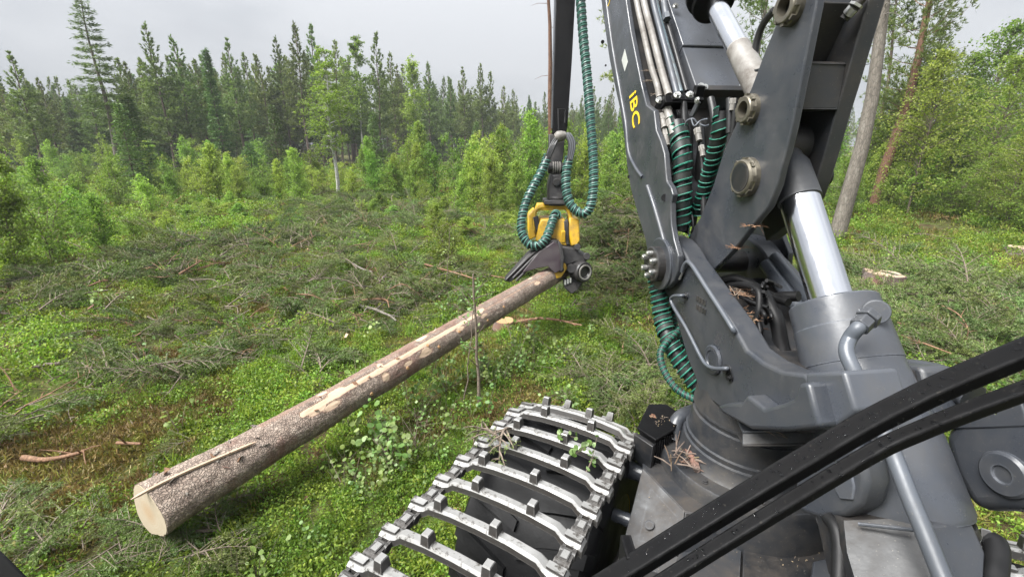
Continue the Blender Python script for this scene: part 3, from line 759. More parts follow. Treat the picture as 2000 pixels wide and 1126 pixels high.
# ---- main boom with its two side plates
SL = -0.345
boom_px = [(1152, -160), (1161, -80), (1174, 0), (1182, 60), (1190, 115), (1201, 170), (1211, 215), (1219, 270), (1224, 320), (1231, 366), (1246, 420), (1260, 466), (1264, 490), (1264, 515), (1268, 538), (1277, 555), (1290, 564), (1304, 561), (1316, 548), (1323, 528), (1325, 500), (1316, 469), (1311, 440), (1310, 420), (1310, 396), (1314, 380), (1310, 366), (1302, 354), (1300, 335), (1297, 300), (1290, 275), (1281, 254), (1277, 216), (1262, 205), (1253, 169), (1242, 115), (1231, 60), (1222, 0), (1212, -80), (1204, -160)]
boom = plate('main_boom', SL, 0.035, boom_px, M['grey'], bevel=0.006)
# weld ridges on the boom's side
def z1(pts, sc, ox, oy): return [(ox + a / sc, oy + b / sc) for a, b in pts]
rg = z1([(105, -60), (150, 280), (205, 600), (240, 800), (258, 980), (300, 1080), (345, 1145)], 3.312, 1150, 0)
MB().tube(smoothpath([cw(a, b, SL - 0.002) for a, b in rg], 5), 0.012, 8).build('weld_rib', M['grey_light'], boom, smooth=60)
rg = z1([(380, 210), (420, 330), (470, 500), (505, 640), (520, 700)], 3.312, 1150, 300)
MB().tube(smoothpath([cw(a, b, SL - 0.002) for a, b in rg], 5), 0.014, 8).build('weld_rib', M['grey_light'], boom, smooth=60)
for a, b, rr in [(1299, 386, 0.022), (1177, 82, 0.014), (1229, 345, 0.012), (1183, 128, 0.008)]:
    MB().cyl(cw(a, b, SL - 0.0015), cw(a, b, SL - 0.0005) , rr, 20).build('boom_hole', M['black'], boom)
# pale reflector and round badge
MB().prism(cpoly(SL - 0.002, [(1220, 96), (1226, 122), (1220, 140), (1214, 118)]), CN * 0.0015).build('reflector', M['white_flat'], boom)
mbb = MB(); ce = cw(1188, -2, SL - 0.002)
mbb.lathe(ce, -CN, [(0, 0.050), (0.001, 0.050), (0.001, 0.042), (0, 0.042)], 30, False); mbb.build('badge', M['yellow_flat'], boom)
# lettering that runs down the boom
def lettering(text, size, origin, xdir, nrm, mat, parent, shear=0.0, name='lettering'):
    cu = bpy.data.curves.new(name, 'FONT'); cu.body = text; cu.size = size; cu.extrude = 0.0008; cu.shear = shear; cu.offset = 0.0015
    cu.space_character = 1.05
    to = bpy.data.objects.new(name, cu); COL.objects.link(to)
    dg = bpy.context.evaluated_depsgraph_get(); me = bpy.data.meshes.new_from_object(to.evaluated_get(dg))
    bpy.data.objects.remove(to)
    x = Vector(xdir).normalized(); z = Vector(nrm).normalized(); y = z.cross(x).normalized(); x = y.cross(z)
    me.transform(Matrix.Translation(Vector(origin)) @ Matrix((x, y, z)).transposed().to_4x4())
    return link(name, me, mat, parent)
lo = cw(1230, 178, SL - 0.003); hi = cw(1240, 262, SL - 0.003)
lettering('iBC', 0.165, cw(1229, 186, SL - 0.003), hi - lo, -CN, M['yellow_flat'], boom, 0.25)
# right side plate and box body of the boom
MB().prism([p_ + CN * 0.655 for p_ in cpoly(SL, boom_px)], CN * 0.035).build('boom_side_plate', M['grey'], boom, bevel=0.006)
# box body: set in from the rear edges so that pipes lie in a trough
bp = cpoly(SL, [(1160, -160), (1180, 0), (1200, 115), (1222, 215), (1236, 320), (1250, 400), (1285, 400), (1275, 320), (1262, 230), (1238, 130), (1212, 0), (1194, -160)])
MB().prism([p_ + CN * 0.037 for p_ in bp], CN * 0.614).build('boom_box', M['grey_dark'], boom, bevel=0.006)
# raised cover on the boom's back
cov = [cw(1313, 30, -0.06), cw(1334, 88, -0.06), cw(1361, 174, -0.06)]
d0 = (cov[2] - cov[0]).normalized(); inn = d0.cross(CN).normalized()
if inn.y < 0: inn = -inn
top = cov[0] - d0 * 0.9
cv = MB().prism([top, cov[1], cov[1] + inn * 0.30, top + inn * 0.30], CN * 0.33).build('boom_cover', M['grey_light'], boom, bevel=0.006)
cv2 = MB().prism([cov[1] + d0 * 0.004 + inn * 0.012, cov[2], cov[2] + inn * 0.28, cov[1] + d0 * 0.004 + inn * 0.29], CN * 0.33).build('boom_cover', M['grey_light'], boom, bevel=0.006)
lip = MB().box(cov[2] + CN * 0.165 + d0 * 0.022 - inn * 0.004, CN * 0.18, d0 * 0.020, inn * 0.03).build('cover_bracket', M['grey_dark'], boom, bevel=0.004)
for f in (0.03, 0.30):
    bolt(lip, cov[2] + CN * f - d0 * 0.02 - inn * 0.002, -inn, 0.016, 0.016)
    bolt(lip, cov[2] + CN * f + d0 * 0.022 - inn * 0.034, -inn, 0.014, 0.014)
bolt(cv, cw(1319, 13, -0.05), -inn, 0.016, 0.016)

# hydraulic pipes in the trough
def trough(px, w, r, mat, name='hydraulic_pipe'):
    pts = [cw(a, b, w) for a, b in px]
    return MB().tube(smoothpath(pts, 5), r, 12).build(name, mat, boom, smooth=60)
trough([(1232, -80), (1243, 0), (1256, 60), (1272, 130), (1283, 165), (1288, 190)], -0.285, 0.019, M['pipe_worn'])
trough([(1246, -80), (1257, 0), (1272, 60), (1290, 130), (1306, 186)], -0.25, 0.022, M['pipe_worn'])
trough([(1263, -80), (1275, 0), (1290, 60), (1306, 120), (1322, 182)], -0.205, 0.019, M['pipe_grey'])
trough([(1270, -80), (1281, 0), (1298, 70), (1316, 130), (1330, 180)], -0.175, 0.014, M['pipe_blue'])
trough([(1283, -80), (1292, 0), (1302, 40), (1322, 110), (1341, 178)], -0.135, 0.013, M['hose'], 'hydraulic_hose')
MB().cyl(cw(1297, 5, -0.15), cw(1302, 36, -0.15), 0.022, 14).cyl(cw(1301, 28, -0.15), cw(1303, 38, -0.15), 0.026, 6).build('pipe_fitting', M['pipe_grey'], boom, smooth=30)
# manifold bar across the pipe ends
mbar = MB().prism(cpoly(-0.30, [(1276, 212), (1286, 193), (1298, 186), (1300, 200), (1290, 214)]), CN * 0.2).build('pipe_clamp', M['black_paint'], boom, bevel=0.004)
for a, b, w in [(1287, 197, -0.31), (1322, 187, -0.24), (1347, 186, -0.19)]:
    bolt(mbar, cw(a, b, w), -inn, 0.017, 0.018)
MB().box(cw(1340, 196, -0.16), CN * 0.10, d0 * 0.018, inn * 0.022).build('pipe_clamp', M['black_paint'], boom, bevel=0.003)
MB().prism(cpoly(-0.17, [(1356, 166), (1362, 168), (1358, 190), (1350, 186)]), CN * 0.05).build('clamp_tab', M['black_paint'], boom, bevel=0.003)
MB().prism(cpoly(-0.2, [(1360, 196), (1366, 200), (1352, 228), (1345, 226)]), CN * 0.012).build('clamp_strap', M['grey'], boom, bevel=0.003)
bolt(boom, cw(1363, 196, -0.21), -CN, 0.014, 0.014)

# ---- boom foot pin with its end cap
pc = cw(1291, 515, SL)
MB().cyl(pc - CN * 0.012, pc + CN * 0.72, 0.062, 36).build('boom_pin', M['grey_dark'], HV, smooth=35)
MB().lathe(pc, -CN, [(0, 0.155), (0.012, 0.155), (0.016, 0.150)], 44).build('pin_collar', M['grey'], HV, smooth=30)
capo = MB().lathe(pc - CN * 0.014, -CN, [(0, 0.105), (0.045, 0.105), (0.050, 0.098)], 40).build('pin_cap', M['grey_dark'], HV, smooth=30)
for k in range(6):
    a = k * math.tau / 6 + 0.5
    o = pc - CN * 0.064 + (CD * math.cos(a) + Vector((0, 0, math.sin(a)))) * 0.066
    MB().cyl(o, o - CN * 0.03, 0.017, 14).cyl(o - CN * 0.03, o - CN * 0.032, 0.009, 6).build('cap_screw', M['steel'], capo, smooth=30)
# washer stack between boom plate and ear
MB().lathe(pc + CN * 0.036, CN, [(0, 0.15), (0.012, 0.15)], 40).build('thrust_washer', M['grey_dark'], HV, smooth=30)

# ---- rocker arm between boom and lift cylinder: two plates and a web
rock_px = [(1560, -160), (1540, -60), (1531, 0), (1519, 40), (1494, 100), (1468, 170), (1440, 236), (1412, 300), (1392, 364), (1368, 424), (1348, 454), (1334, 490), (1340, 520), (1360, 540), (1389, 532), (1437, 482), (1470, 440), (1500, 404), (1518, 360), (1526, 325), (1534, 300), (1546, 250), (1558, 190), (1570, 130), (1582, 70), (1594, 10), (1600, -60), (1606, -160)]
WL = -0.165
rock = plate('rocker_arm', WL, 0.035, rock_px, M['grey'], bevel=0.006)
rq = cpoly(WL, rock_px)
WR = 0.20
rr_px = [(1590, -160), (1597, -20), (1580, 70), (1556, 190), (1530, 290), (1500, 390), (1520, 470), (1560, 440), (1598, 404), (1612, 385), (1624, 350), (1640, 300), (1660, 230), (1682, 160), (1706, 80), (1733, -10), (1760, -110), (1775, -160)]
MB().prism([p_ - CN * 0.075 for p_ in cpoly(WR, rr_px)], CN * 0.075).build('rocker_side_plate', M['grey_mid'], rock, bevel=0.006)
# cavity walls between the plates
def span(pts, name, mat=M['grey_dark'], w0=WL + 0.035, w1=WR, th=0.02):
    """a web between the plates following a line on the left plate"""
    a = [cw(px, py, WL) for px, py in pts]
    s = (a[1] - a[0]).normalized().cross(CN)
    return MB().prism([a[0] + CN * (w0 - WL), a[1] + CN * (w0 - WL), a[1] + CN * (w0 - WL) + s * th, a[0] + CN * (w0 - WL) + s * th], CN * (w1 - w0 - 0.001)).build(name, mat, rock, bevel=0.003)
span([(1536, 0), (1445, 235)], 'rocker_web'); span([(1445, 238), (1374, 424)], 'rocker_web')
def rspan(pts, name, mat, th):
    a = [cw(px, py, WR - 0.075) for px, py in pts]; s = CD * th
    return MB().prism([a[0], a[1], a[1] + s, a[0] + s], CN * -(WR - 0.076 - WL - 0.035)).build(name, mat, rock, bevel=0.003)
rspan([(1636, 212), (1652, 124)], 'rocker_bridge', M['grey_mid'], 0.03)
rspan([(1650, 121), (1654, 126)], 'rocker_gusset', M['grey_dark'], 0.25)
rspan([(1634, 209), (1637, 214)], 'rocker_gusset', M['grey_dark'], 0.25)
# bushings and pins
def bushing(px, py, r, closed, tabs=8):
    c = cw(px, py, WL); mb = MB()
    if closed:
        mb.lathe(c, -CN, [(0, r * 1.12), (0.022, r * 1.12), (0.026, r * 1.05), (0.04, r), (0.046, r * 0.9), (0.044, r * 0.82), (0.044, 0.012), (0.036, 0.010)], 40)
    else:
        mb.lathe(c, -CN, [(-0.02, r * 0.52), (0.0, r * 1.12), (0.02, r * 1.12), (0.024, r * 1.0), (0.04, r * 0.95), (0.044, r * 0.88), (0.044, r * 0.60), (0.0, r * 0.56), (-0.02, r * 0.56)], 40, False)
    for k in range(tabs):
        a = k * math.tau / tabs
        d = CD * math.cos(a) + Vector((0, 0, math.sin(a))); s = CD * -math.sin(a) + Vector((0, 0, math.cos(a)))
        mb.box(c - CN * 0.026 + d * r * 1.02, d * r * 0.09, s * r * 0.16, CN * 0.012)
    b = mb.build('bushing', M['brass'], rock, smooth=35)
    if not closed:
        MB().cyl(c - CN * 0.002, c - CN * 0.006, r * 0.55, 28).build('bore', M['black'], b)
    else:
        MB().cyl(c - CN * 0.0442, c - CN * 0.047, r * 0.80, 36).build('pin_end', M['grey_dark'], b, smooth=30)
bushing(1467, 214, 0.062, False); bushing(1462, 346, 0.082, True); bushing(1549, 14, 0.064, False)
MB().cyl(cw(1462, 346, WL) - CN * 0.0, cw(1462, 346, WL) + CN * 0.40, 0.05, 24).build('rocker_pin', M['grey_dark'], rock, smooth=35)
# rod eye that the lift cylinder pushes against
eye_c = cw(1556, 300, 0.0)

# ---- lift cylinder
ax_t = cw(1536, 310, 0.02); ax_b = cw(1758, 1010, 0.02)
A = (ax_b - ax_t); AL = A.length; A.normalize()
def onax(f): return ax_t + A * (AL * f)
def axis_f(px, py):
    # parameter along the cylinder axis that is seen at image height py
    best = 0
    for k in range(400):
        f = -0.3 + k / 200; p = onax(f) - EYE
        yy = 563 + FPX * p.dot(DWN) / p.dot(FWD)
        if abs(yy - py) < 3: return f
    return best
f_eye, f_rod, f_bar, f_mid, f_low = axis_f(0, 300), axis_f(0, 392), axis_f(0, 592), axis_f(0, 760), axis_f(0, 1000)
lc = MB().lathe(onax(f_bar), A, [(0, 0.10), (0.0, 0.158), (0.006, 0.164), (0.11, 0.168), (0.112, 0.1705), (0.26, 0.176), (0.262, 0.173), (0.30, 0.175), (AL * (f_low - f_bar) * 0.7, 0.205), (AL * (f_low - f_bar), 0.212), (AL * (f_low - f_bar) + 0.02, 0.205)], 64).build('lift_cylinder', M['grey_light'], HV, smooth=28)
MB().cyl(onax(f_rod), onax(f_bar) + A * 0.08, 0.083, 48).build('piston_rod', M['chrome'], lc, smooth=30)
MB().lathe(onax(f_bar) - A * 0.004, A, [(0.0, 0.085), (0, 0.118), (0.01, 0.12), (0.01, 0.085)], 48, False).build('rod_seal', M['black'], lc, smooth=30)
MB().lathe(onax(f_eye) - A * 0.02, A, [(0, 0.065), (0.06, 0.068), (0.10, 0.086), (AL * (f_rod - f_eye) + 0.02, 0.091), (AL * (f_rod - f_eye) + 0.024, 0.084)], 40).build('rod_head', M['grey'], lc, smooth=30)
ec = onax(f_eye) - A * 0.05
MB().cyl(ec - CN * 0.11, ec + CN * 0.09, 0.095, 32).build('rod_eye', M['grey_dark'], lc, smooth=30)
# port boss and feed pipe
pb_ = dep(1712, 612, 1.78); axp = (dep(1712, 612, 1.68) - dep(1660, 652, 1.70)).normalized()
MB().cyl(dep(1640, 640, 1.98), dep(1690, 612, 1.86), 0.05, 24).build('port_block', M['grey_light'], lc, bevel=0.006)
MB().cyl(dep(1712, 609, 1.74), dep(1690, 604, 1.95), 0.046, 28).build('port_boss', M['grey_light'], lc, bevel=0.004)
fa = dep(1700, 616, 1.645); fb = dep(1678, 638, 1.62)
fx = (fb - fa).normalized()
MB().hexa(fa, fa + fx * 0.030, 0.040).hexa(fa + fx * 0.034, fa + fx * 0.078, 0.034).cyl(fa + fx * 0.078, fa + fx * 0.086, 0.024, 18).build('pipe_nut', M['grey'], lc, bevel=0.003)
pipe('feed_pipe', [fa + fx * 0.06, fa + fx * 0.085, dep(1660, 660, 1.635), dep(1653, 686, 1.62), dep(1668, 724, 1.59), dep(1700, 788, 1.55), dep(1742, 880, 1.47), dep(1775, 965, 1.40), dep(1806, 1040, 1.34), dep(1850, 1150, 1.26)], 0.0245, M['pipe_grey'], lc, 14)
# dust-stained wiring tangle between the ears
tang = thing_none = None
rt = random.Random(5)
def cable(pts, r, name='cable', mat=M['black']):
    return pipe(name, pts, r, mat, HV, 8)
cable([cw(1405, 548, -0.10), cw(1435, 543, -0.06), cw(1470, 556, -0.02), cw(1500, 575, 0.0), cw(1540, 590, 0.02)], 0.022)
cable([cw(1410, 560, -0.08), cw(1450, 556, -0.09), cw(1480, 566, -0.1), cw(1483, 600, -0.12), cw(1478, 622, -0.13)], 0.017)
cable([cw(1445, 560, -0.05), cw(1478, 590, -0.03), cw(1520, 580, 0.02), cw(1560, 578, 0.06)], 0.026)
cable([cw(1490, 575, -0.05), cw(1515, 620, -0.04), cw(1528, 680, -0.03), cw(1545, 730, -0.02)], 0.034)
cable([cw(1432, 642, -0.20), cw(1445, 660, -0.18), cw(1470, 664, -0.16), cw(1484, 652, -0.14), cw(1482, 630, -0.13)], 0.010)
cable([cw(1480, 625, -0.13), cw(1486, 645, -0.12), cw(1478, 662, -0.12)], 0.012)
cable([cw(1425, 560, -0.14), cw(1440, 575, -0.13), cw(1470, 590, -0.12), cw(1500, 600, -0.1)], 0.009)
for k in range(14):
    a = (rt.uniform(1420, 1510), rt.uniform(545, 610)); b = (a[0] + rt.uniform(-20, 30), a[1] + rt.uniform(10, 40))
    cable([cw(*a, rt.uniform(-0.14, -0.02)), cw((a[0] + b[0]) / 2 + rt.uniform(-8, 8), (a[1] + b[1]) / 2, rt.uniform(-0.14, -0.02)), cw(*b, rt.uniform(-0.14, -0.02))], rt.uniform(0.004, 0.009))
# inner floor between the ears with two bolted rings
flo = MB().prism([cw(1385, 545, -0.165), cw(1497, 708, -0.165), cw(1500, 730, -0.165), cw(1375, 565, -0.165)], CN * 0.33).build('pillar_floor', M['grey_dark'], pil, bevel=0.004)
for a, b in [(1415, 586), (1441, 625), (1466, 626)]:
    o = cw(a, b, -0.12); MB().lathe(o, (0, -0.45, 1), [(0, 0.026), (0.018, 0.026), (0.018, 0.014), (0, 0.014)], 20, False).build('bolt_ring', M['brass'], flo, smooth=30)
# second pair of cylinder tubes far side
MB().cyl(cw(1495, 515, 0.16), cw(1560, 600, 0.16), 0.035, 20).build('tilt_pipe', M['pipe_grey'], HV, smooth=40)
MB().cyl(cw(1512, 500, 0.20), cw(1585, 590, 0.20), 0.028, 20).build('tilt_pipe', M['pipe_grey'], HV, smooth=40)

# ---- outer boom cylinder at the top with black gland and chrome rod
t0 = cw(1372, -38, 0.02); t1 = cw(1470, 150, 0.02); TD = (t1 - t0).normalized()
oc = MB().lathe(cw(1395, 8, 0.02), -TD, [(0, 0.105), (0.0, 0.12), (0.02, 0.125), (0.03, 0.12), (0.06, 0.085), (1.2, 0.085)], 44).build('boom_cylinder', M['black_paint'], HV, smooth=30)
MB().lathe(cw(1384, -8, 0.02), -TD, [(0, 0.09), (0.0, 0.128), (0.03, 0.128), (0.04, 0.09)], 40).build('gland_ring', M['black'], oc, smooth=30)
MB().cyl(cw(1388, -6, 0.02), cw(1446, 103, 0.02), 0.058, 40).build('piston_rod', M['chrome'], oc, smooth=30)
MB().lathe(cw(1442, 94, 0.02), TD, [(0, 0.0615), (0.12, 0.066), (0.40, 0.07)], 32).build('rod_head', M['pipe_worn'], oc, smooth=30)
pipe('hydraulic_hose', [cw(1512, 20, 0.05), cw(1492, 45, 0.05), cw(1480, 75, 0.05), cw(1474, 110, 0.05), cw(1478, 130, 0.05)], 0.018, M['hose'], HV)
# work light cable inside the rocker
pipe('lamp_cable', [cw(1690, -10, 0.10), cw(1668, 15, 0.08), cw(1648, 38, 0.06)], 0.018, M['grey_dark'], rock)
MB().cyl(cw(1668, 15, 0.065), cw(1656, 28, 0.06), 0.022, 12).cyl(cw(1674, 8, 0.07), cw(1670, 13, 0.066), 0.026, 6).build('cable_connector', M['steel'], rock, smooth=30)

# ---- wrapped hoses
def wrapped(name, pts, r, pitch, parent, near=True, wrapmat='wrap', edgemat='wrap_teal', k=8, er=None, band=0.72, loose=1.0, core='hose'):
    path = resample(smoothpath(pts, k), pitch / 10)
    h = MB().tube(path[::3] + [path[-1]], r * 0.86, 12).build(name, M[core], parent, smooth=60)
    # frames
    up = None; fr = []
    for i, p_ in enumerate(path):
        t = (path[min(i + 1, len(path) - 1)] - path[max(i - 1, 0)]).normalized()
        up = t.orthogonal().normalized() if up is None else (up - t * up.dot(t)).normalized()
        fr.append((p_, t, up, t.cross(up)))
    rib = MB(); edg = MB()
    rings = []; ep = []; ep2 = []
    for i, (p_, t, u, s) in enumerate(fr):
        for sub in range(2):
            a = (i + sub / 2) * math.tau / 10
            d = u * math.cos(a) + s * math.sin(a)
            q_ = p_ + t * (pitch / 20 * sub)
            rr = r * loose
            rings.append([q_ + d * rr - t * pitch * band * 0.5, q_ + d * (rr + 0.05 * r) - t * pitch * band * 0.5, q_ + d * (rr + 0.05 * r) + t * pitch * band * 0.5, q_ + d * rr + t * pitch * band * 0.5])
            ep.append(q_ + d * (rr + 0.06 * r) + t * pitch * band * 0.5); ep2.append(q_ + d * (rr + 0.06 * r) - t * pitch * band * 0.5)
    rib.loft(rings)
    rib.build('spiral_wrap', M[wrapmat], h, smooth=40)
    edg.tube(ep, er or 0.095 * r, 5); edg.tube(ep2, (er or 0.095 * r) * 0.8, 5)
    edg.build('wrap_edge', M[edgemat], h, smooth=70)
    return h
wrapped('wrapped_hose', [cw(1322, 240, -0.22), cw(1332, 300, -0.22), cw(1332, 350, -0.22), cw(1331, 400, -0.22), cw(1328, 450, -0.22)], 0.052, 0.085, HV, band=0.6)
wrapped('wrapped_hose', [cw(1410, 218, -0.14), cw(1405, 260, -0.14), cw(1393, 310, -0.12), cw(1382, 350, -0.1), cw(1366, 410, -0.08)], 0.040, 0.075, HV, band=0.6)
for (a, b, w, r_) in [((1303, 205), (1318, 300), -0.25, 0.022), ((1313, 210), (1326, 300), -0.21, 0.02), ((1335, 200), (1340, 320), -0.18, 0.02), ((1368, 240), (1375, 420), -0.10, 0.018), ((1424, 192), (1424, 260), -0.13, 0.016), ((1437, 192), (1430, 260), -0.12, 0.014), ((1388, 192), (1396, 240), -0.14, 0.020), ((1345, 220), (1338, 440), -0.14, 0.03), ((1380, 230), (1350, 440), -0.06, 0.03)]:
    MB().tube([cw(*a, w), cw((a[0] + b[0]) / 2 + 1, (a[1] + b[1]) / 2, w), cw(*b, w)], r_, 10).build('hydraulic_hose', M['hose'], HV, smooth=60)
for (a, b, w, r_) in [((1301, 203), (1308, 232), -0.262, 0.029), ((1309, 234), (1315, 262), -0.26, 0.025), ((1291, 225), (1298, 250), -0.285, 0.024), ((1297, 252), (1303, 285), -0.28, 0.022), ((1362, 252), (1366, 275), -0.12, 0.022), ((1370, 285), (1373, 305), -0.12, 0.018), ((1433, 192), (1430, 215), -0.13, 0.018)]:
    p0, p1 = cw(*a, w), cw(*b, w); dd = (p1 - p0)
    MB().hexa(p0, p0 + dd * 0.42, r_).cyl(p0 + dd * 0.42, p1, r_ * 0.82, 14).build('hose_fitting', M['pipe_worn'], HV, smooth=30)
# loose wrap end and wire tie
pipe('wire_tie', [cw(1338, 246, -0.29), cw(1342, 236, -0.29), cw(1354, 232, -0.27), cw(1362, 240, -0.25), cw(1376, 246, -0.22), cw(1384, 244, -0.2)], 0.005, M['pipe_grey'], HV)
pipe('wire_tie', [cw(1350, 232, -0.28), cw(1356, 246, -0.27), cw(1368, 236, -0.24), cw(1382, 232, -0.22)], 0.004, M['pipe_grey'], HV)
pipe('wire_cable', [cw(1352, 420, -0.2), cw(1354, 440, -0.2), cw(1350, 455, -0.2)], 0.006, M['black'], HV)
# hoses that hang below the boom foot
wrapped('wrapped_hose', [dep(1282, 540, 2.86), dep(1288, 575, 2.86), dep(1294, 620, 2.85), dep(1306, 660, 2.8), dep(1330, 705, 2.75), dep(1368, 760, 2.7)], 0.052, 0.066, HV, band=0.5)
wrapped('wrapped_hose', [dep(1305, 560, 2.90), dep(1306, 600, 2.95), dep(1316, 650, 2.92), dep(1345, 710, 2.85), dep(1380, 770, 2.75)], 0.046, 0.062, HV, band=0.5)
wrapped('wrapped_hose', [dep(1332, 640, 2.78), dep(1305, 665, 2.75), dep(1290, 690, 2.72), dep(1298, 725, 2.68), dep(1325, 762, 2.62), dep(1372, 786, 2.55)], 0.018, 0.026, HV)

# ---- yoke ears round the cylinder foot
le = [(1562, 1000), (1548, 960), (1560, 900), (1590, 860), (1640, 850), (1680, 880), (1692, 940), (1680, 985), (1650, 1008), (1600, 1012)]
yl = plate('yoke_ear', -0.255, 0.10, le, M['grey'], bevel=0.02, seg=3)
MB().prism(cpoly(-0.262, [(1634, 925), (1658, 905), (1668, 950), (1665, 976), (1640, 974), (1630, 955)]), CN * 0.01).build('wear_pad', M['grey_light'], yl, bevel=0.004)
re_ = [(1835, 850), (1870, 800), (1985, 740), (2060, 760), (2110, 900), (2060, 1010), (1960, 1000), (1900, 1000), (1880, 970), (1850, 915)]
yr = plate('yoke_ear', 0.235, 0.14, re_, M['grey'], bevel=0.055, seg=5)
MB().lathe(cw(1966, 925, 0.2345), -CN, [(0, 0.075), (0.012, 0.075), (0.02, 0.066), (0.02, 0.03), (0.012, 0.028)], 32).build('pivot_cap', M['grey'], yr, smooth=35)
MB().prism(cpoly(0.230, [(1840, 828), (1925, 800), (1990, 770), (2010, 832), (1925, 836), (1850, 838)]), CN * 0.10).build('yoke_cover', M['grey'], yr, bevel=0.006)
# rear arm that shows beyond the barrel
MB().tube(smoothpath([cw(1750, 722, 0.30), cw(1800, 727, 0.30), cw(1850, 742, 0.30), cw(1900, 775, 0.30)], 5), 0.05, 12).build('yoke_rim', M['grey'], yr, smooth=50)
# cylinder foot below the barrel
foot = MB().lathe(onax(f_low) + A * 0.0, (A + Vector((0, 0, -0.6))).normalized(), [(0, 0.205), (0.03, 0.212), (0.035, 0.195), (0.10, 0.190), (0.5, 0.17)], 48).build('cylinder_foot', M['grey_dark'], HV, smooth=30)
MB().prism([dep(1640, 1016, 1.60), dep(1790, 1010, 1.52), dep(1830, 1126, 1.38), dep(1850, 1230, 1.30), dep(1690, 1230, 1.40), dep(1655, 1080, 1.52)], (0.05, 0.24, -0.05)).build('foot_casing', M['grey_dark'], foot, bevel=0.012)
for (a, b) in [((1676, 1022), (1786, 1034)), ((1694, 1068), (1803, 1084))]:
    MB().cyl(dep(*a, 1.545), dep(*b, 1.462), 0.006, 8).build('casing_rib', M['grey'], foot, smooth=40)
MB().prism([dep(1812, 1026, 1.46), dep(1897, 1018, 1.52), dep(1926, 1082, 1.46), dep(1922, 1140, 1.40), dep(1850, 1200, 1.30)], (0.10, 0.26, -0.08)).build('valve_cover', M['grey'], HV, bevel=0.008)
pipe('hydraulic_hose', [dep(1935, 1055, 1.52), dep(1946, 1065, 1.50), dep(1945, 1100, 1.46), dep(1935, 1180, 1.38)], 0.033, M['black'], HV)
MB().tube(smoothpath([dep(1618, 1010, 1.66), dep(1632, 1030, 1.62), dep(1640, 1070, 1.58), dep(1638, 1150, 1.52)], 5), 0.024, 12).build('hydraulic_hose', M['black'], HV, smooth=50)
# channel bracket on the slewing column
ch = [dep(1450, 846, 2.06), dep(1594, 842, 1.90), dep(1594, 870, 1.88), dep(1450, 873, 2.04)]
chb = MB().prism(ch, (0.004, 0.012, 0.0)).build('channel_bracket', M['grey_mid'], HV, bevel=0.003)
MB().prism([ch[0], ch[1], ch[1] + Vector((0.02, 0.10, 0.0)), ch[0] + Vector((0.02, 0.10, 0.0))], (0, 0, 0.010)).build('channel_flange', M['grey'], chb, bevel=0.003)
MB().prism([ch[3], ch[2], ch[2] + Vector((0.02, 0.10, 0.0)), ch[3] + Vector((0.02, 0.10, 0.0))], (0, 0, 0.010)).build('channel_flange', M['grey_dark'], chb, bevel=0.003)

# ---- front frame, hood and work light
fr_ = MB()
fr_.prism([mpt(-0.62, -1.9, 1.02), mpt(0.66, -1.9, 1.02), mpt(0.66, 0.72, 1.02), mpt(-0.52, 0.72, 1.02)], (0, 0, 0.08))
fr_.prism([mpt(-0.42, -1.9, 0.55), mpt(0.42, -1.9, 0.55), mpt(0.42, 0.6, 0.55), mpt(-0.42, 0.6, 0.55)], (0, 0, 0.469))
frame = fr_.build('front_frame', M['grey_dark'], HV, bevel=0.012)
# hood: level top plus sloped flank, folded sheet
ht = 1.30
h0, h1, h2, h3 = onz(1255, 895, ht), onz(1458, 951, ht), onz(1357, 1002, ht), onz(1337, 998, ht)
h0b = onz(1255, 912, ht)
l0, l1, l2 = onz(1214, 1070, 1.12), onz(1318, 1090, 1.12), onz(1250, 905, 1.16)
hood = MB().prism([h0, h1, h2, h3, h0b], (0, 0, -0.03)).build('hood_top', M['grey_rough'], frame, bevel=0.005)
MB().prism([h0b + Vector((0, 0, -0.001)), h3 + Vector((0, 0, -0.001)), onz(1326, 1085, 1.13), l0], (0.012, 0.012, -0.02)).build('hood_flank', M['grey_rough'], frame, bevel=0.004)
MB().prism([h3 + Vector((0.002, -0.002, -0.002)), h2 + Vector((0.002, -0.002, -0.002)), onz(1420, 1060, 1.14), onz(1326, 1085, 1.13) + Vector((0.003, 0, 0))], (0.012, 0.02, -0.02)).build('hood_flank', M['grey_rough'], frame, bevel=0.004)
MB().prism([l0, onz(1326, 1085, 1.13), onz(1290, 1200, 1.05), onz(1170, 1180, 1.02)], (0.01, 0.0, -0.03)).build('frame_skirt', M['grey_rough'], frame, bevel=0.004)
MB().lathe(onz(1268, 1024, 1.203), (-0.25, -0.3, 0.9), [(0, 0.024), (0.003, 0.024), (0.003, 0.021), (0.001, 0.020)], 24).build('hood_emblem', M['grey_rough'], frame, smooth=30)
# deck plates to the right of the hood
MB().prism([onz(1345, 1010, 1.14), onz(1448, 1075, 1.14), onz(1440, 1240, 1.14), onz(1250, 1240, 1.14), onz(1322, 1095, 1.14)], (0, 0, -0.02)).build('deck_plate', M['grey_rough'], frame, bevel=0.003)
MB().prism([onz(1458, 1040, 1.15), onz(1640, 1015, 1.15), onz(1660, 1130, 1.15), onz(1590, 1250, 1.15), onz(1446, 1250, 1.15), onz(1452, 1078, 1.15)], (0, 0, -0.02)).build('deck_plate', M['grey_dark'], frame, bevel=0.003)
MB().prism([onz(1585, 1105, 1.16), onz(1650, 1088, 1.16), onz(1680, 1250, 1.16), onz(1570, 1250, 1.16)], (0, 0, 0.03)).build('step_block', M['grey'], frame, bevel=0.006)
# small round standoffs at the frame's left edge
for a, b, z_, rr_ in [(1215, 1010, 1.12, 0.035), (1240, 920, 1.20, 0.05)]:
    o = onz(a, b, z_); MB().cyl(o + MN * 0.12, o - MN * 0.05, rr_, 20).build('frame_stop', M['grey'], frame, bevel=0.004)
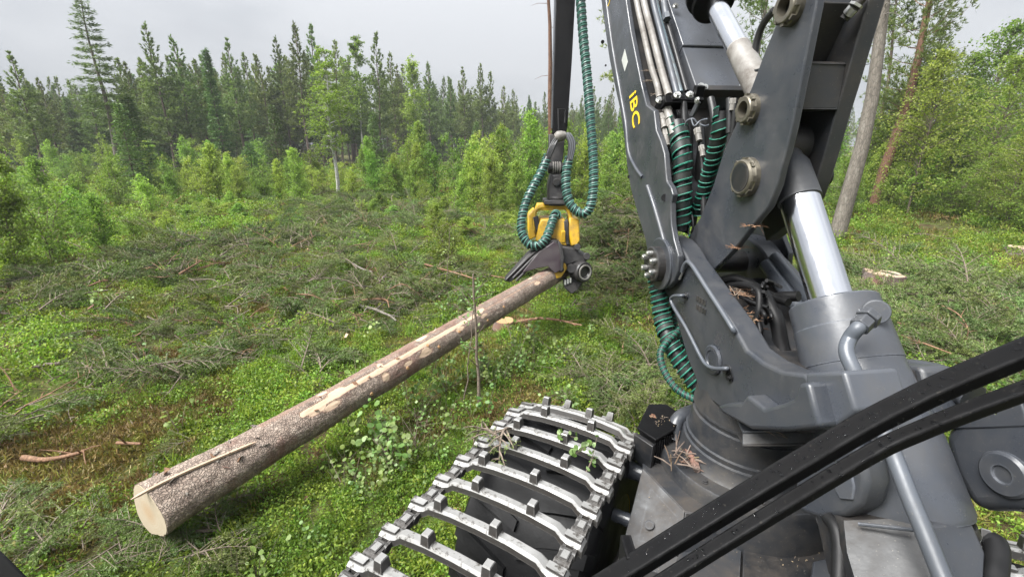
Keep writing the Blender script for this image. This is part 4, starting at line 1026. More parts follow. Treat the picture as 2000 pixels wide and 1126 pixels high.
# work light: black faceted housing with cooling fins
tz = 1.47
tp_ = [onz(1267, 788, tz), onz(1302, 788, tz), onz(1332, 810, tz), onz(1317, 838, tz), onz(1281, 858, tz), onz(1244, 834, tz)]
cen = sum(tp_, Vector()) / 6
lt = MB().prism(tp_, (0, 0, -0.018)).build('work_light', M['black_paint'], HV, bevel=0.005)
MB().prism([cen + (p_ - cen) * 0.88 + Vector((0, 0, -0.02)) for p_ in tp_], (0, 0, -0.19)).build('light_housing', M['black'], lt, bevel=0.004)
for k in range(9):
    f = k / 8
    a = tp_[3].lerp(tp_[4], f); a = cen + (a - cen) * 0.98 + Vector((0, 0, -0.022))
    dr = (a - cen); dr.z = 0; dr.normalize()
    MB().box(a + Vector((0, 0, -0.085)) - dr * 0.012, dr * 0.016, dr.cross(Vector((0, 0, 1))) * 0.003, (0, 0, 0.08)).build('cooling_fin', M['black_paint'], lt)
MB().prism([tp_[5] + Vector((0, 0, -0.03)), tp_[4] + Vector((0, 0, -0.03)), tp_[4] + Vector((0.0, 0, -0.19)), tp_[5] + Vector((0, 0.0, -0.19))], (-0.02, -0.02, 0)).build('light_side', M['grey_dark'], lt, bevel=0.004)
MB().cyl(onz(1275, 813, tz + 0.001), onz(1275, 813, tz + 0.004), 0.018, 6).build('leaf_scrap', M['bark_red'], lt)
# pipe elbow behind the light
pipe('elbow_pipe', [onz(1312, 860, 1.38), onz(1322, 822, 1.46), onz(1342, 806, 1.49), onz(1372, 800, 1.50), onz(1400, 803, 1.50)], 0.040, M['grey'], HV, 16)

# ---- cab rails close to the lens and cab frame
def rail(name, pts, hw, hh, mat):
    pts = [Vector(p_) for p_ in pts]; rings = []
    pts2 = []
    for i in range(len(pts) - 1):
        for k in range(8): pts2.append(pts[i].lerp(pts[i + 1], k / 8))
    pts2.append(pts[-1])
    for _ in range(3):
        pts2 = [pts2[0]] + [(pts2[i - 1] + pts2[i] * 2 + pts2[i + 1]) / 4 for i in range(1, len(pts2) - 1)] + [pts2[-1]]
    for i, p_ in enumerate(pts2):
        t = (pts2[min(i + 1, len(pts2) - 1)] - pts2[max(i - 1, 0)]).normalized()
        up = (Vector((0, -0.15, 1)) - t * t.dot(Vector((0, -0.15, 1)))).normalized(); s = t.cross(up)
        rings.append([p_ + up * hh + s * hw, p_ + up * hh - s * hw, p_ - up * hh - s * hw, p_ - up * hh + s * hw])
    return MB().loft(rings).build(name, mat, HV, bevel=0.004, seg=3), pts2
RAILS = []
RAILS.append(rail('cab_rail', [dep(1050, 1222, 0.98), dep(1405, 1000, 0.92), dep(1695, 826, 0.86), dep(1845, 752, 0.83), dep(2200, 606, 0.78)], 0.020, 0.016, M['black_paint']))
RAILS.append(rail('cab_rail', [dep(1090, 1266, 0.95), dep(1400, 1068, 0.90), dep(1720, 873, 0.84), dep(1858, 815, 0.81), dep(2200, 690, 0.76)], 0.013, 0.013, M['black_paint']))
MB().box(dep(1226, 1090, 0.985), (0.012, 0, 0), (0, 0.03, 0), (0, 0, 0.035)).build('rail_bracket', M['black_paint'], HV, bevel=0.003)
MB().prism([dep(-60, 1005, 0.62), dep(66, 1130, 0.62), dep(66, 1240, 0.62), dep(-60, 1240, 0.62)], (-0.06, -0.04, -0.06)).build('cab_window_frame', M['black'], HV, bevel=0.006)
# rain drops standing on the rails
rdp = random.Random(3); drop_me = MB()
for k in range(260):
    o, pts2 = RAILS[0 if rdp.random() < 0.6 else 1]
    hh = 0.016 if o is RAILS[0][0] else 0.013
    i = rdp.randrange(4, len(pts2) - 2); p_ = pts2[i].lerp(pts2[i + 1], rdp.random())
    t = (pts2[i + 1] - pts2[i]).normalized(); up = (Vector((0, -0.15, 1)) - t * t.dot(Vector((0, -0.15, 1)))).normalized(); s = t.cross(up)
    r_ = rdp.choice([0.0016, 0.002, 0.003, 0.004])
    if rdp.random() < 0.75: drop_me.sphere(p_ + up * hh + s * rdp.uniform(-0.011, 0.011), r_, 8, (1.2, 1.1, 0.45))
    else: drop_me.sphere(p_ + s * (0.020 if o is RAILS[0][0] else 0.013) * (1 if s.y < 0 else -1) + up * rdp.uniform(-0.011, 0.011), r_ * 0.7, 8, (1.0, 0.5, 1.3))
mw, tw, bw = newmat('water_drop'); bw.inputs['Transmission Weight'].default_value = 1; bw.inputs['IOR'].default_value = 1.33; bw.inputs['Roughness'].default_value = 0.02
bw.inputs['Base Color'].default_value = (0.95, 0.97, 1, 1)
dro = drop_me.build('rain_drops', mw, HV, smooth=80); dro['kind'] = 'stuff'

# ================================================================== WHEELS AND TRACKS
WR_ = 0.655; WZ = 0.725; TRK = 0.70; S0, S1 = -1.65, -0.12
def tyre_mesh():
    mb = MB(); n = 48
    prof = [(-0.35, 0.36), (-0.36, 0.42), (-0.365, 0.50), (-0.355, 0.57), (-0.33, 0.605), (-0.2, 0.62), (0, 0.628), (0.2, 0.62), (0.33, 0.605), (0.355, 0.57), (0.365, 0.50), (0.36, 0.42), (0.35, 0.36)]
    mb.lathe((0, 0, 0), (1, 0, 0), prof, n, False)
    ln = 18
    for k in range(ln):
        for sd in (-1, 1):
            a0 = k * math.tau / ln + (0 if sd > 0 else math.pi / ln)
            pts = []
            for (x, da, rr) in [(0.02, 0.13, 0.652), (0.14, 0.07, 0.652), (0.26, 0.02, 0.645), (0.35, -0.005, 0.615), (0.372, -0.01, 0.56)]:
                pts.append((x * sd, a0 + da, rr))
            rings = []
            for x, a, rr in pts:
                w = 0.045 + 0.02 * abs(x) / 0.35
                ring = []
                for (ww, dr) in ((-w, -0.045), (-w * 0.85, 0), (w * 0.85, 0), (w, -0.045)):
                    aa = a + ww; r2 = rr + dr
                    ring.append(Vector((x, math.cos(aa) * r2, math.sin(aa) * r2)))
                rings.append(ring)
            mb.loft(rings)
    return mb.mesh('tyre', True, 35)
TY = tyre_mesh(); TY.materials.append(M['tyre'])
rm = MB(); rm.lathe((0, 0, 0), (1, 0, 0), [(-0.345, 0.385), (-0.33, 0.39), (-0.30, 0.36), (-0.16, 0.33), (-0.14, 0.10), (-0.20, 0.10), (-0.20, 0.02), (0.20, 0.02), (0.20, 0.10), (0.14, 0.10), (0.16, 0.33), (0.30, 0.36), (0.33, 0.39), (0.345, 0.385)], 40)
RIM = rm.mesh('rim', True, 35); RIM.materials.append(M['black_metal'])
YR = MB().lathe((0, 0, 0), (1, 0, 0), [(0.335, 0.352), (0.348, 0.362), (0.352, 0.386), (0.349, 0.392), (0.335, 0.392)], 40, False).mesh('rim_ring', True, 35); YR.materials.append(M['yellow'])
rotz = -R(30)
def wheel(nc, s, parent):
    o = bpy.data.objects.new('wheel', TY); COL.objects.link(o); o.parent = parent; o.matrix_parent_inverse = Matrix.Translation(-parent.location)
    o.location = mpt(nc, s, WZ); o.rotation_euler = (0.2 * s, 0, rotz)
    r_ = bpy.data.objects.new('rim', RIM); COL.objects.link(r_); r_.parent = o
    y_ = bpy.data.objects.new('rim_ring', YR); COL.objects.link(y_); y_.parent = o
    if nc > 0: y_.rotation_euler = (0, 0, math.pi)
    for k in range(10):
        a = k * math.tau / 10
        b = bpy.data.objects.new('wheel_bolt', BOLTM); COL.objects.link(b); b.parent = o
        b.location = (0.15, math.cos(a) * 0.22, math.sin(a) * 0.22)
    return o
BOLTM = MB().hexa((0, 0, 0), (0.03, 0, 0), 0.018).mesh('wheel_bolt', True, 30); BOLTM.materials.append(M['steel'])
for nc in (-1.10, 1.10):
    for s in (S0, S1): wheel(nc, s, HV)
    MB().prism([mpt(nc + (0.40 if nc < 0 else -0.46), S0 - 0.15, WZ - 0.16), mpt(nc + (0.40 if nc < 0 else -0.46), S1 + 0.15, WZ - 0.16), mpt(nc + (0.40 if nc < 0 else -0.46), S1 + 0.05, WZ + 0.16), mpt(nc + (0.40 if nc < 0 else -0.46), S0 - 0.05, WZ + 0.16)], MN * 0.06).build('bogie_box', M['black_metal'], HV, bevel=0.01)

# track: cross shoes with two studs each, joined by side links
def shoe_mesh():
    mb = MB(); rings = []
    prof = [(-0.395, -0.035, 0.034), (-0.385, -0.022, 0.038), (-0.325, -0.018, 0.038), (-0.300, -0.012, 0.032), (-0.270, 0.012, 0.028), (-0.15, 0.026, 0.026), (0, 0.031, 0.026), (0.15, 0.026, 0.026), (0.270, 0.012, 0.028), (0.300, -0.012, 0.032), (0.325, -0.018, 0.038), (0.385, -0.022, 0.038), (0.395, -0.035, 0.034)]
    for x, z, w in prof:
        rings.append([Vector((x, -w, z - 0.026)), Vector((x, -w * 0.95, z + 0.004)), Vector((x, -w * 0.55, z + 0.016)), Vector((x, w * 0.55, z + 0.016)), Vector((x, w * 0.95, z + 0.004)), Vector((x, w, z - 0.026))])
    mb.loft(rings)
    # raised rib along the end pads
    for sd in (-1, 1):
        mb.prism([Vector((sd * 0.31, -0.016, 0.0)), Vector((sd * 0.385, -0.018, -0.006)), Vector((sd * 0.385, 0.018, -0.006)), Vector((sd * 0.31, 0.016, 0.0))], (0, 0, 0.014))
    return mb.mesh('track_shoe', True, 38)
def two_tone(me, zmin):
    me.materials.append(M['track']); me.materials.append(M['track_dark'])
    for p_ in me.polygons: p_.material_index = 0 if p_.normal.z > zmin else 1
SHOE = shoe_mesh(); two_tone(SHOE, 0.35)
def stud_mesh():
    mb = MB(); c = [Vector((-0.021, -0.026, 0)), Vector((0.021, -0.026, 0)), Vector((0.021, 0.026, 0)), Vector((-0.021, 0.026, 0))]
    t_ = [Vector((v.x * 0.86, v.y * 0.8, 0.046)) for v in c]; t2 = [Vector((v.x * 0.7, v.y * 0.62, 0.052)) for v in c]
    mb.loft([c, t_, t2]); return mb.mesh('stud', True, 30)
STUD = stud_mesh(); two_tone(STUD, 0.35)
def link_mesh():
    mb = MB()
    for y0 in (-0.024, 0.024):
        mb.prism([Vector((y0 - 0.007, -0.105, -0.018)), Vector((y0 + 0.007, -0.105, -0.018)), Vector((y0 + 0.007, -0.09, 0.012)), Vector((y0 - 0.007, -0.09, 0.012))], (0, 0.195, 0))
    mb.cyl((-0.034, -0.03, -0.004), (0.034, -0.03, -0.004), 0.020, 12); mb.cyl((-0.034, 0.03, -0.004), (0.034, 0.03, -0.004), 0.020, 12)
    mb.box((0, 0, 0.010), (0.018, 0, 0), (0, 0.030, 0), (0, 0, 0.010))
    return mb.mesh('side_link', True, 35)
LINK = link_mesh(); LINK.materials.append(M['track_dark'])
PAD = MB().box((0, 0, 0.014), (0.014, 0, 0), (0, 0.020, 0), (0, 0, 0.008)).mesh('link_cap', True); PAD.materials.append(M['track'])
def track(nc, label):
    e = thing('bogie_track', label, 'track', mpt(nc, (S0 + S1) / 2, 0), rotz)
    e.rotation_euler = (0, 0, rotz)
    half = (S1 - S0) / 2; per = 4 * half + math.tau * TRK; n = 42
    def at(d):
        d %= per
        if d < 2 * half: return Vector((0, -half + d, WZ + TRK)), 0.0
        d -= 2 * half
        if d < math.pi * TRK: a = d / TRK; return Vector((0, half + math.sin(a) * TRK, WZ + math.cos(a) * TRK)), -a
        d -= math.pi * TRK
        if d < 2 * half: return Vector((0, half - d, WZ - TRK)), -math.pi
        d -= 2 * half; a = d / TRK
        return Vector((0, -half - math.sin(a) * TRK, WZ - math.cos(a) * TRK)), -math.pi - a
    rk = random.Random(8)
    for k in range(n):
        p_, a = at(k * per / n + 0.03)
        o = bpy.data.objects.new('track_shoe', SHOE); COL.objects.link(o); o.parent = e
        o.location = p_; o.rotation_euler = (a, 0, rk.uniform(-0.012, 0.012))
        off = 0.05 if k % 2 else -0.03
        for sx in (-0.19, 0.10):
            st = bpy.data.objects.new('stud', STUD); COL.objects.link(st); st.parent = o; st.location = (sx + off, 0, 0.040 if abs(sx + off) < 0.2 else 0.034)
        p2, a2 = at((k + 0.5) * per / n + 0.03)
        for sx in (-0.345, 0.345):
            l = bpy.data.objects.new('side_link', LINK); COL.objects.link(l); l.parent = e; l.location = p2 + Vector((sx, 0, 0)) + Matrix.Rotation(a2, 3, 'X') @ Vector((0, 0, -0.03)); l.rotation_euler = (a2, 0, 0)
            c = bpy.data.objects.new('link_cap', PAD); COL.objects.link(c); c.parent = l
    return e
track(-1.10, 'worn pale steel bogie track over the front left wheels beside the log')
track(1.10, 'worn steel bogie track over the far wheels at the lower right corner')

# ================================================================== CRANE STICK AND HEAD
HD = 7.45   # distance of the head
def hp(px, py, d=0.0): return dep(px, py, HD + d)
stick = MB()
sA = [(1110, -120, 21), (1105, 0, 18.5), (1100, 120, 17), (1094, 245, 14.5), (1093, 262, 13)]
sp = [hp(a, b) for a, b, _ in sA]
rings = []
for (a, b, w) in sA:
    l_, r_ = hp(a - w, b, -0.05), hp(a + w, b, -0.05)
    rings.append([l_, r_, r_ + Vector((0, 0.22, 0)), l_ + Vector((0, 0.22, 0))])
# lower stick end is an upright box beam; the upper end carries on to the boom tip
top_c = cw(1178, -160, 0.0)
stk = stick.loft(rings).build('crane_stick', M['black_paint'], HV, bevel=0.008)
MB().prism([hp(1086, -120, 0.02), hp(1089, -120, 0.02), hp(1080, 250, 0.02), hp(1077, 250, 0.02)], (0, 0.12, 0)).build('stick_edge', M['grey_light'], stk)
# outer part of the boom, above the frame, down to the stick
upper = MB(); b0 = cw(1178, -150, SL + 0.33); b1 = hp(1110, -135, 0.06) + Vector((0.0, 0, 0.0))
knee = b1 + Vector((0.02, -0.15, 1.6))
upper.tube([b0, b0.lerp(knee, 0.6), knee], [0.22, 0.20, 0.16], 4).tube([knee, b1], [0.14, 0.13], 4)
upper.build('boom_extension', M['grey'], HV, bevel=0.01)
pipe('guard_loop', [hp(1091, 256, -0.12), hp(1090, 216, -0.12), hp(1092, 214, -0.12), hp(1104, 214, -0.12), hp(1104, 218, -0.12), hp(1103, 240, -0.12)], 0.010, M['black'], stk, 6, 3)
MB().lathe(hp(1094, 266, -0.18), (1, 0.1, 0.2), [(-0.09, 0.05), (-0.04, 0.085), (0.03, 0.08), (0.09, 0.055)], 18).build('hose_clamp', M['pipe_worn'], stk, smooth=40)

HH = thing('harvester_head', 'yellow and black harvester head gripping the log below the crane stick', 'harvester head', (hp(1085, 470).x, hp(1085, 470).y, 0))
def hbox(name, x0, y0, x1, y1, d, th, mat, parent=HH, bevel=0.01):
    return MB().prism([hp(x0, y0, d), hp(x1, y0, d), hp(x1, y1, d), hp(x0, y1, d)], (0, th, 0)).build(name, mat, parent, bevel=bevel)
def hpoly(name, px, d, th, mat, parent=HH, bevel=0.012):
    return MB().prism([hp(a, b, d) for a, b in px], (0, th, 0)).build(name, mat, parent, bevel=bevel)
hpoly('link_fork', [(1072, 262), (1104, 262), (1100, 310), (1096, 322), (1076, 322), (1072, 300)], -0.02, 0.16, M['black_metal'])
lk = MB().cyl(hp(1070, 328, 0.02), hp(1101, 328, 0.02), 0.085, 24).build('link_pin', M['black_metal'], HH, smooth=35)
for k in range(4):
    MB().lathe(hp(1079 + k * 4.2, 328, 0.02), (1, 0, 0), [(0, 0.088), (0, 0.10), (0.018, 0.10), (0.018, 0.088)], 24, False).build('pin_ring', M['pipe_worn'], lk, smooth=40)
rt_ = hpoly('rotator', [(1075, 340), (1098, 340), (1102, 362), (1102, 392), (1070, 392), (1070, 362)], -0.10, 0.26, M['black_metal'], bevel=0.03)
MB().cyl(hp(1087, 356, -0.11), hp(1087, 356, -0.15), 0.06, 20).build('rotator_hub', M['grey_dark'], rt_, bevel=0.006)
MB().lathe(hp(1086, 392, 0.02), (0, 0, 1), [(-0.06, 0.17), (-0.02, 0.17), (-0.02, 0.15), (0.06, 0.145), (0.08, 0.12)], 28).build('rotator_base', M['black_metal'], HH, smooth=35)
hbox('rotator_plate', 1062, 391, 1106, 399, -0.16, 0.36, M['black_metal'])
# yellow tilt frame: an arched bracket with two cheeks
arch = MB().tube(smoothpath([hp(1043, 450, -0.05), hp(1043, 425, -0.05), hp(1046, 412, -0.05), hp(1056, 405, -0.05), (hp(1080, 403, -0.05)), hp(1102, 405, -0.05), hp(1111, 413, -0.05), hp(1115, 428, -0.05), hp(1117, 450, -0.05)], 5), 0.032, 8).build('tilt_frame', M['yellow'], HH, smooth=40)
hpoly('frame_top', [(1050, 400), (1104, 400), (1110, 410), (1046, 411)], -0.06, 0.3, M['yellow'])
hpoly('frame_cheek', [(1031, 420), (1043, 408), (1046, 412), (1041, 432), (1047, 462), (1034, 470), (1031, 450)], -0.08, 0.30, M['yellow'], bevel=0.02)
hpoly('frame_cheek', [(1112, 424), (1131, 428), (1133, 470), (1128, 478), (1115, 481), (1110, 456)], -0.12, 0.34, M['yellow'], bevel=0.02)
hc = hpoly('head_cover', [(1056, 428), (1104, 428), (1104, 448), (1108, 480), (1046, 470), (1052, 440)], -0.14, 0.42, M['yellow'], bevel=0.02)
MB().box(hp(1100, 462, -0.17), (0.03, 0, 0), (0, 0.02, 0), (0, 0, 0.09)).build('cover_rib', M['yellow'], hc, bevel=0.006)
hpoly('arm_cylinder', [(1041, 424), (1051, 422), (1056, 446), (1047, 452)], -0.10, 0.1, M['black_metal'])
hpoly('arm_cylinder', [(1100, 432), (1110, 428), (1112, 478), (1105, 478)], -0.14, 0.1, M['black_metal'])
# delimbing knives and feed rollers
kn = MB(); a_ = [(984, 548), (1040, 487), (1074, 468), (1090, 470), (1094, 482), (1070, 484), (1048, 500), (1020, 535), (996, 552)]
knife = hpoly('delimbing_knife', a_, -0.30, 0.22, M['black_metal'], bevel=0.02)
for off in ((0, 0), (9, 1), (18, 3)):
    MB().tube([hp(990 + off[0], 548 + off[1] - 3, -0.315), hp(1030 + off[0], 505 + off[1], -0.32), hp(1062 + off[0] * 0.7, 478 + off[1], -0.315)], [0.022, 0.028, 0.022], 8).build('knife_rib', M['black_metal'], knife, smooth=50)
MB().cyl(hp(999, 545, -0.33), hp(999, 545, -0.36), 0.03, 12).build('knife_bolt', M['black'], knife)
hpoly('knife_plate', [(1020, 532), (1052, 492), (1082, 472), (1093, 480), (1098, 500), (1095, 528), (1084, 534), (1070, 520), (1050, 524), (1030, 530)], -0.36, 0.05, M['purple_steel'], bevel=0.01)
hpoly('knife_edge', [(1090, 470), (1098, 478), (1102, 502), (1100, 528), (1094, 530), (1095, 502)], -0.42, 0.16, M['black_metal'])
hpoly('feed_arm', [(1096, 480), (1118, 484), (1136, 494), (1150, 502), (1144, 514), (1124, 512), (1108, 518), (1098, 512)], -0.22, 0.3, M['black_metal'], bevel=0.02)
hpoly('feed_arm', [(1118, 505), (1136, 510), (1144, 546), (1128, 568), (1112, 566), (1118, 540)], -0.15, 0.22, M['black_metal'], bevel=0.02)
fr2 = MB().lathe(hp(1136, 530, -0.20), (0.5, -0.85, 0.1), [(-0.14, 0.05), (-0.14, 0.15), (-0.08, 0.165), (0.06, 0.165), (0.08, 0.15), (0.08, 0.10), (0.05, 0.08), (0.05, 0.02)], 24).build('feed_roller', M['black_metal'], HH, smooth=35)
MB().lathe(hp(1136, 530, -0.20), (0.5, -0.85, 0.1), [(0.082, 0.12), (0.095, 0.12), (0.095, 0.10), (0.082, 0.10)], 24, False).build('roller_ring', M['pipe_worn'], fr2, smooth=35)
for a, b, r_ in [(1116, 524, 0.07), (1146, 500, 0.055), (1096, 526, 0.045), (1128, 482, 0.05)]:
    MB().cyl(hp(a, b, -0.16), hp(a, b, -0.30), r_, 18).build('head_pin', M['black_metal'], HH, bevel=0.006)
hpoly('saw_box', [(1082, 528), (1104, 514), (1108, 524), (1096, 542), (1080, 545)], -0.26, 0.2, M['yellow'])
hpoly('lower_arm', [(1100, 545), (1122, 552), (1130, 566), (1116, 574), (1102, 562)], -0.2, 0.16, M['black_metal'])
for k in range(3):
    MB().box(hp(1104 + 5 * k, 551 - 2 * k, -0.22), (0.012, 0, 0), (0, 0.02, 0), (0, 0, 0.035)).build('knife_tooth', M['white_flat'], HH)
# hoses of the head
wrapped('wrapped_hose', [hp(1069, 308, -0.2), hp(1058, 335, -0.22), hp(1040, 368, -0.25), hp(1026, 400, -0.28), hp(1019, 432, -0.30), hp(1021, 458, -0.32), hp(1034, 477, -0.34), hp(1052, 479, -0.34), (hp(1066, 466, -0.3)), hp(1075, 445, -0.22), hp(1084, 420, -0.12), hp(1090, 424, -0.05)], 0.062, 0.105, HH, True, 'wrap_far', 'wrap_far_edge', er=0.012, band=0.62)
wrapped('wrapped_hose', [hp(1111, 312, -0.2), hp(1106, 340, -0.2), hp(1107, 375, -0.2), hp(1114, 398, -0.2), hp(1128, 413, -0.22), hp(1143, 416, -0.25), hp(1154, 400, -0.28), hp(1159, 365, -0.3), hp(1159, 315, -0.3), hp(1154, 240, -0.3), hp(1147, 150, -0.3), hp(1140, 80, -0.3), hp(1134, 0, -0.3), hp(1126, -100, -0.2)], 0.064, 0.095, HH, True, 'wrap_far', 'wrap_far_edge', er=0.012, band=0.66)
rh = random.Random(21)
for k in range(6):
    o_ = k - 2.5
    MB().tube(smoothpath([hp(1097 + o_, 264, -0.16), hp(1088 + o_ * 1.5, 272 + rh.uniform(-3, 3), -0.2), hp(1078 + o_ * 1.8, 288, -0.22), hp(1069 + o_ * 1.5, 312, -0.2)], 4), 0.017, 7).build('head_hose', M['hose'], HH, smooth=60)
    MB().tube(smoothpath([hp(1100 + o_, 266, -0.16), hp(1108 + o_ * 2, 261 + rh.uniform(-2, 3), -0.2), hp(1117 + o_ * 2.2, 282, -0.22), hp(1112 + o_ * 1.6, 316, -0.2)], 4), 0.016, 7).build('head_hose', M['pipe_grey'] if k % 2 else M['hose'], HH, smooth=60)

# ================================================================== THE LOG
def log_build():
    a = onz(292, 1000, 0.40); b = hp(1078, 540, -0.12) ; ext = b + (b - a).normalized() * 0.7
    d = (ext - a).normalized(); up = Vector((0, 0, 1)); s = d.cross(up).normalized(); u = s.cross(d)
    L_ = (ext - a).length; rings = []; rn = 96; nL = 240
    mbk = MB()
    for k in range(nL + 1):
        f = k / nL
        r_ = 0.176 - 0.036 * f + 0.036 * math.exp(-f * 14)
        c = a + d * L_ * f + u * (0.02 * math.sin(f * 3.1) - 0.03 * f * (1 - f)) + s * 0.015 * math.sin(f * 5)
        ring = []
        for i in range(rn):
            an = math.tau * i / rn
            q_ = Vector((math.cos(an) * 2.2, math.sin(an) * 2.2, f * 22))
            rr = r_ * (1 + 0.05 * noise.noise(q_ * 0.6) + 0.03 * noise.noise(q_) + 0.022 * noise.noise(q_ * 3.1) + 0.026 * noise.noise(q_ * 7.3) + 0.02 * abs(noise.noise(q_ * 15.0)))
            rr += 0.02 * math.exp(-f * 10) * math.cos(an * 3 + 0.6)
            # the strip the knives peeled off runs along the upper right side
            ring.append(c + (s * math.cos(an) + u * math.sin(an)) * rr)
        rings.append(ring)
    # slightly oblique felling cut that faces the machine
    tc_ = (EYE - a).normalized(); e_ = (tc_ - d * tc_.dot(d)).normalized()
    for k in range(32):
        kk = 0.22 * (1 - k / 32)
        rings[k] = [p_ + d * (kk * (p_ - a).dot(e_)) for p_ in rings[k]]
    m, t, b_ = newmat('log_bark')
    c0 = N(t, "ShaderNodeTexCoord"); 
    n1 = tex_noise(t, 13, 8, 0.72); n2 = tex_noise(t, 3.0, 4, 0.6); n3 = tex_noise(t, 48, 6, 0.7)
    v = N(t, "ShaderNodeTexVoronoi", feature='DISTANCE_TO_EDGE'); v.inputs['Scale'].default_value = 46
    vdist = N(t, 'ShaderNodeVectorMath', operation='MULTIPLY_ADD'); vnz = N(t, 'ShaderNodeTexNoise'); vnz.inputs['Scale'].default_value = 22; t.links.new(c0.outputs['Object'], vnz.inputs['Vector']); t.links.new(vnz.outputs['Color'], vdist.inputs[0]); vdist.inputs[1].default_value = (0.05, 0.05, 0.05); t.links.new(c0.outputs['Object'], vdist.inputs[2]); t.links.new(vdist.outputs[0], v.inputs['Vector'])
    vd = ramp(t, v.outputs[0], [(0.0, 0.42), (0.2, 1)])
    col = ramp(t, n1, [(0.28, (0.09, 0.062, 0.047)), (0.46, (0.235, 0.178, 0.14)), (0.66, (0.40, 0.325, 0.265))])
    col = mix(t, vd, (0.05, 0.038, 0.032), col)
    col = mix(t, ramp(t, n2, [(0.52, 0), (0.64, 0.55)]), col, (0.17, 0.075, 0.055))
    col = mix(t, ramp(t, n3, [(0.66, 0), (0.74, 0.4)]), col, (0.25, 0.225, 0.185))
    at_ = N(t, "ShaderNodeAttribute"); at_.attribute_name = 'peel'
    ad_ = N(t, "ShaderNodeMath", operation='ADD'); mu_ = N(t, "ShaderNodeMath", operation='MULTIPLY_ADD'); mu_.inputs[1].default_value = 0.9; mu_.inputs[2].default_value = -0.45
    nmx = mix(t, 0.45, n1, n3); t.links.new(nmx, mu_.inputs[0]); t.links.new(at_.outputs['Fac'], ad_.inputs[0]); t.links.new(mu_.outputs[0], ad_.inputs[1])
    pale = mix(t, n3, (0.34, 0.235, 0.155), (0.50, 0.385, 0.28))
    red = mix(t, n3, (0.16, 0.092, 0.066), (0.27, 0.175, 0.13))
    pm = ramp(t, ad_.outputs[0], [(0.44, 0), (0.62, 1)]); rm_ = ramp(t, ad_.outputs[0], [(0.30, 0), (0.42, 0.85)])
    col = mix(t, rm_, col, red); col = mix(t, pm, col, pale)
    t.links.new(col, b_.inputs['Base Color']); b_.inputs['Roughness'].default_value = 0.8
    bump(t, b_, mix(t, pm, mix(t, 0.6, n1, vd), 0.3), 0.9, 0.02)
    lg = MB(); lg.loft(rings, True)
    me = lg.mesh('bark', True)
    at2 = me.attributes.new('peel', 'FLOAT', 'POINT'); vals = []
    rp_ = random.Random(4)
    patches = [(rp_.uniform(0.2, 0.98), rp_.uniform(0.2, 2.6), rp_.uniform(0.006, 0.02), rp_.uniform(0.15, 0.4)) for _ in range(26)]
    for k in range(nL + 1):
        f = k / nL
        for i in range(rn):
            an = math.tau * i / rn     # 0 = right side (towards the machine), pi/2 = top
            val = 0.0
            if f > 0.19:
                w = 0.20 if f < 0.55 else 0.12
                val = max(val, math.exp(-((an - 1.02) / w) ** 2) * (1 if f < 0.60 else 0.55))
            if f > 0.14: val = max(val, 0.42 * math.exp(-((an - 1.75) / 0.55) ** 2))
            for pf, pa, sf, sa in patches:
                val = max(val, math.exp(-((f - pf) / sf) ** 2 - ((an - pa) / sa) ** 2))
            vals.append(val)
    at2.data.foreach_set('value', vals)
    for p_ in me.polygons: p_.use_smooth = len(p_.vertices) == 4
    me.materials.append(m); me.materials.append(M['wood'])
    E = thing('felled_log', 'long freshly felled spruce log with peeled strip, held in the harvester head', 'log', (a.x, a.y, 0))
    link('bark', me, None, E)
    # sawn butt: own disc a few mm proud, with a hinge splinter notch
    r0 = rings[0]; cc = sum(r0, Vector()) / len(r0)
    nf = (-d + e_ * 0.22).normalized()
    face = [cc + (p_ - cc) * 0.965 + nf * 0.004 for p_ in r0]
    mid = [cc + (p_ - cc) * 0.5 + nf * 0.006 for p_ in r0]
    fb_ = MB(); fb_.loft([[p_ + d * 0.003 for p_ in face], face, mid])
    mw_, tw_, bw_ = newmat('log_end_grain')
    cg = N(tw_, "ShaderNodeTexCoord"); mpp = N(tw_, "ShaderNodeMapping"); mpp.inputs['Location'].default_value = tuple(-cc)
    tw_.links.new(cg.outputs['Object'], mpp.inputs[0])
    gr = N(tw_, "ShaderNodeVectorMath", operation='LENGTH'); tw_.links.new(mpp.outputs[0], gr.inputs[0])
    dn = tex_noise(tw_, 7, 4); add = N(tw_, "ShaderNodeMath", operation='MULTIPLY_ADD'); add.inputs[1].default_value = 0.03; tw_.links.new(dn, add.inputs[0]); tw_.links.new(gr.outputs['Value'], add.inputs[2])
    sn = N(tw_, "ShaderNodeMath", operation='MULTIPLY'); sn.inputs[1].default_value = 300; tw_.links.new(add.outputs[0], sn.inputs[0]); si = N(tw_, "ShaderNodeMath", operation='SINE'); tw_.links.new(sn.outputs[0], si.inputs[0])
    base_c = mix(tw_, tex_noise(tw_, 11, 5, 0.65), (0.31, 0.255, 0.18), (0.43, 0.37, 0.28))
    heart = mix(tw_, ramp(tw_, add.outputs[0], [(0.05, 0.55), (0.13, 0.0)]), base_c, (0.34, 0.22, 0.12))
    tw_.links.new(mix(tw_, ramp(tw_, si.outputs[0], [(0.2, 0.0), (1.0, 0.24)]), heart, (0.30, 0.20, 0.10)), bw_.inputs['Base Color']); bw_.inputs['Roughness'].default_value = 0.75
    fb_.build('sawn_end', mw_, E, smooth=40)
    # splinter strip lying along the butt, bark flakes, knots
    def on(f, an, h=0.01):
        k = int(f * nL); i = int(an / math.tau * rn) % rn; c = sum(rings[k], Vector()) / rn
        return rings[k][i] + (rings[k][i] - c).normalized() * h
    sp_ = [on(0.0, 1.35, 0.012) - d * 0.10, on(0.02, 1.35, 0.012), on(0.05, 1.28, 0.014), on(0.09, 1.15, 0.014), on(0.125, 0.98, 0.02)]
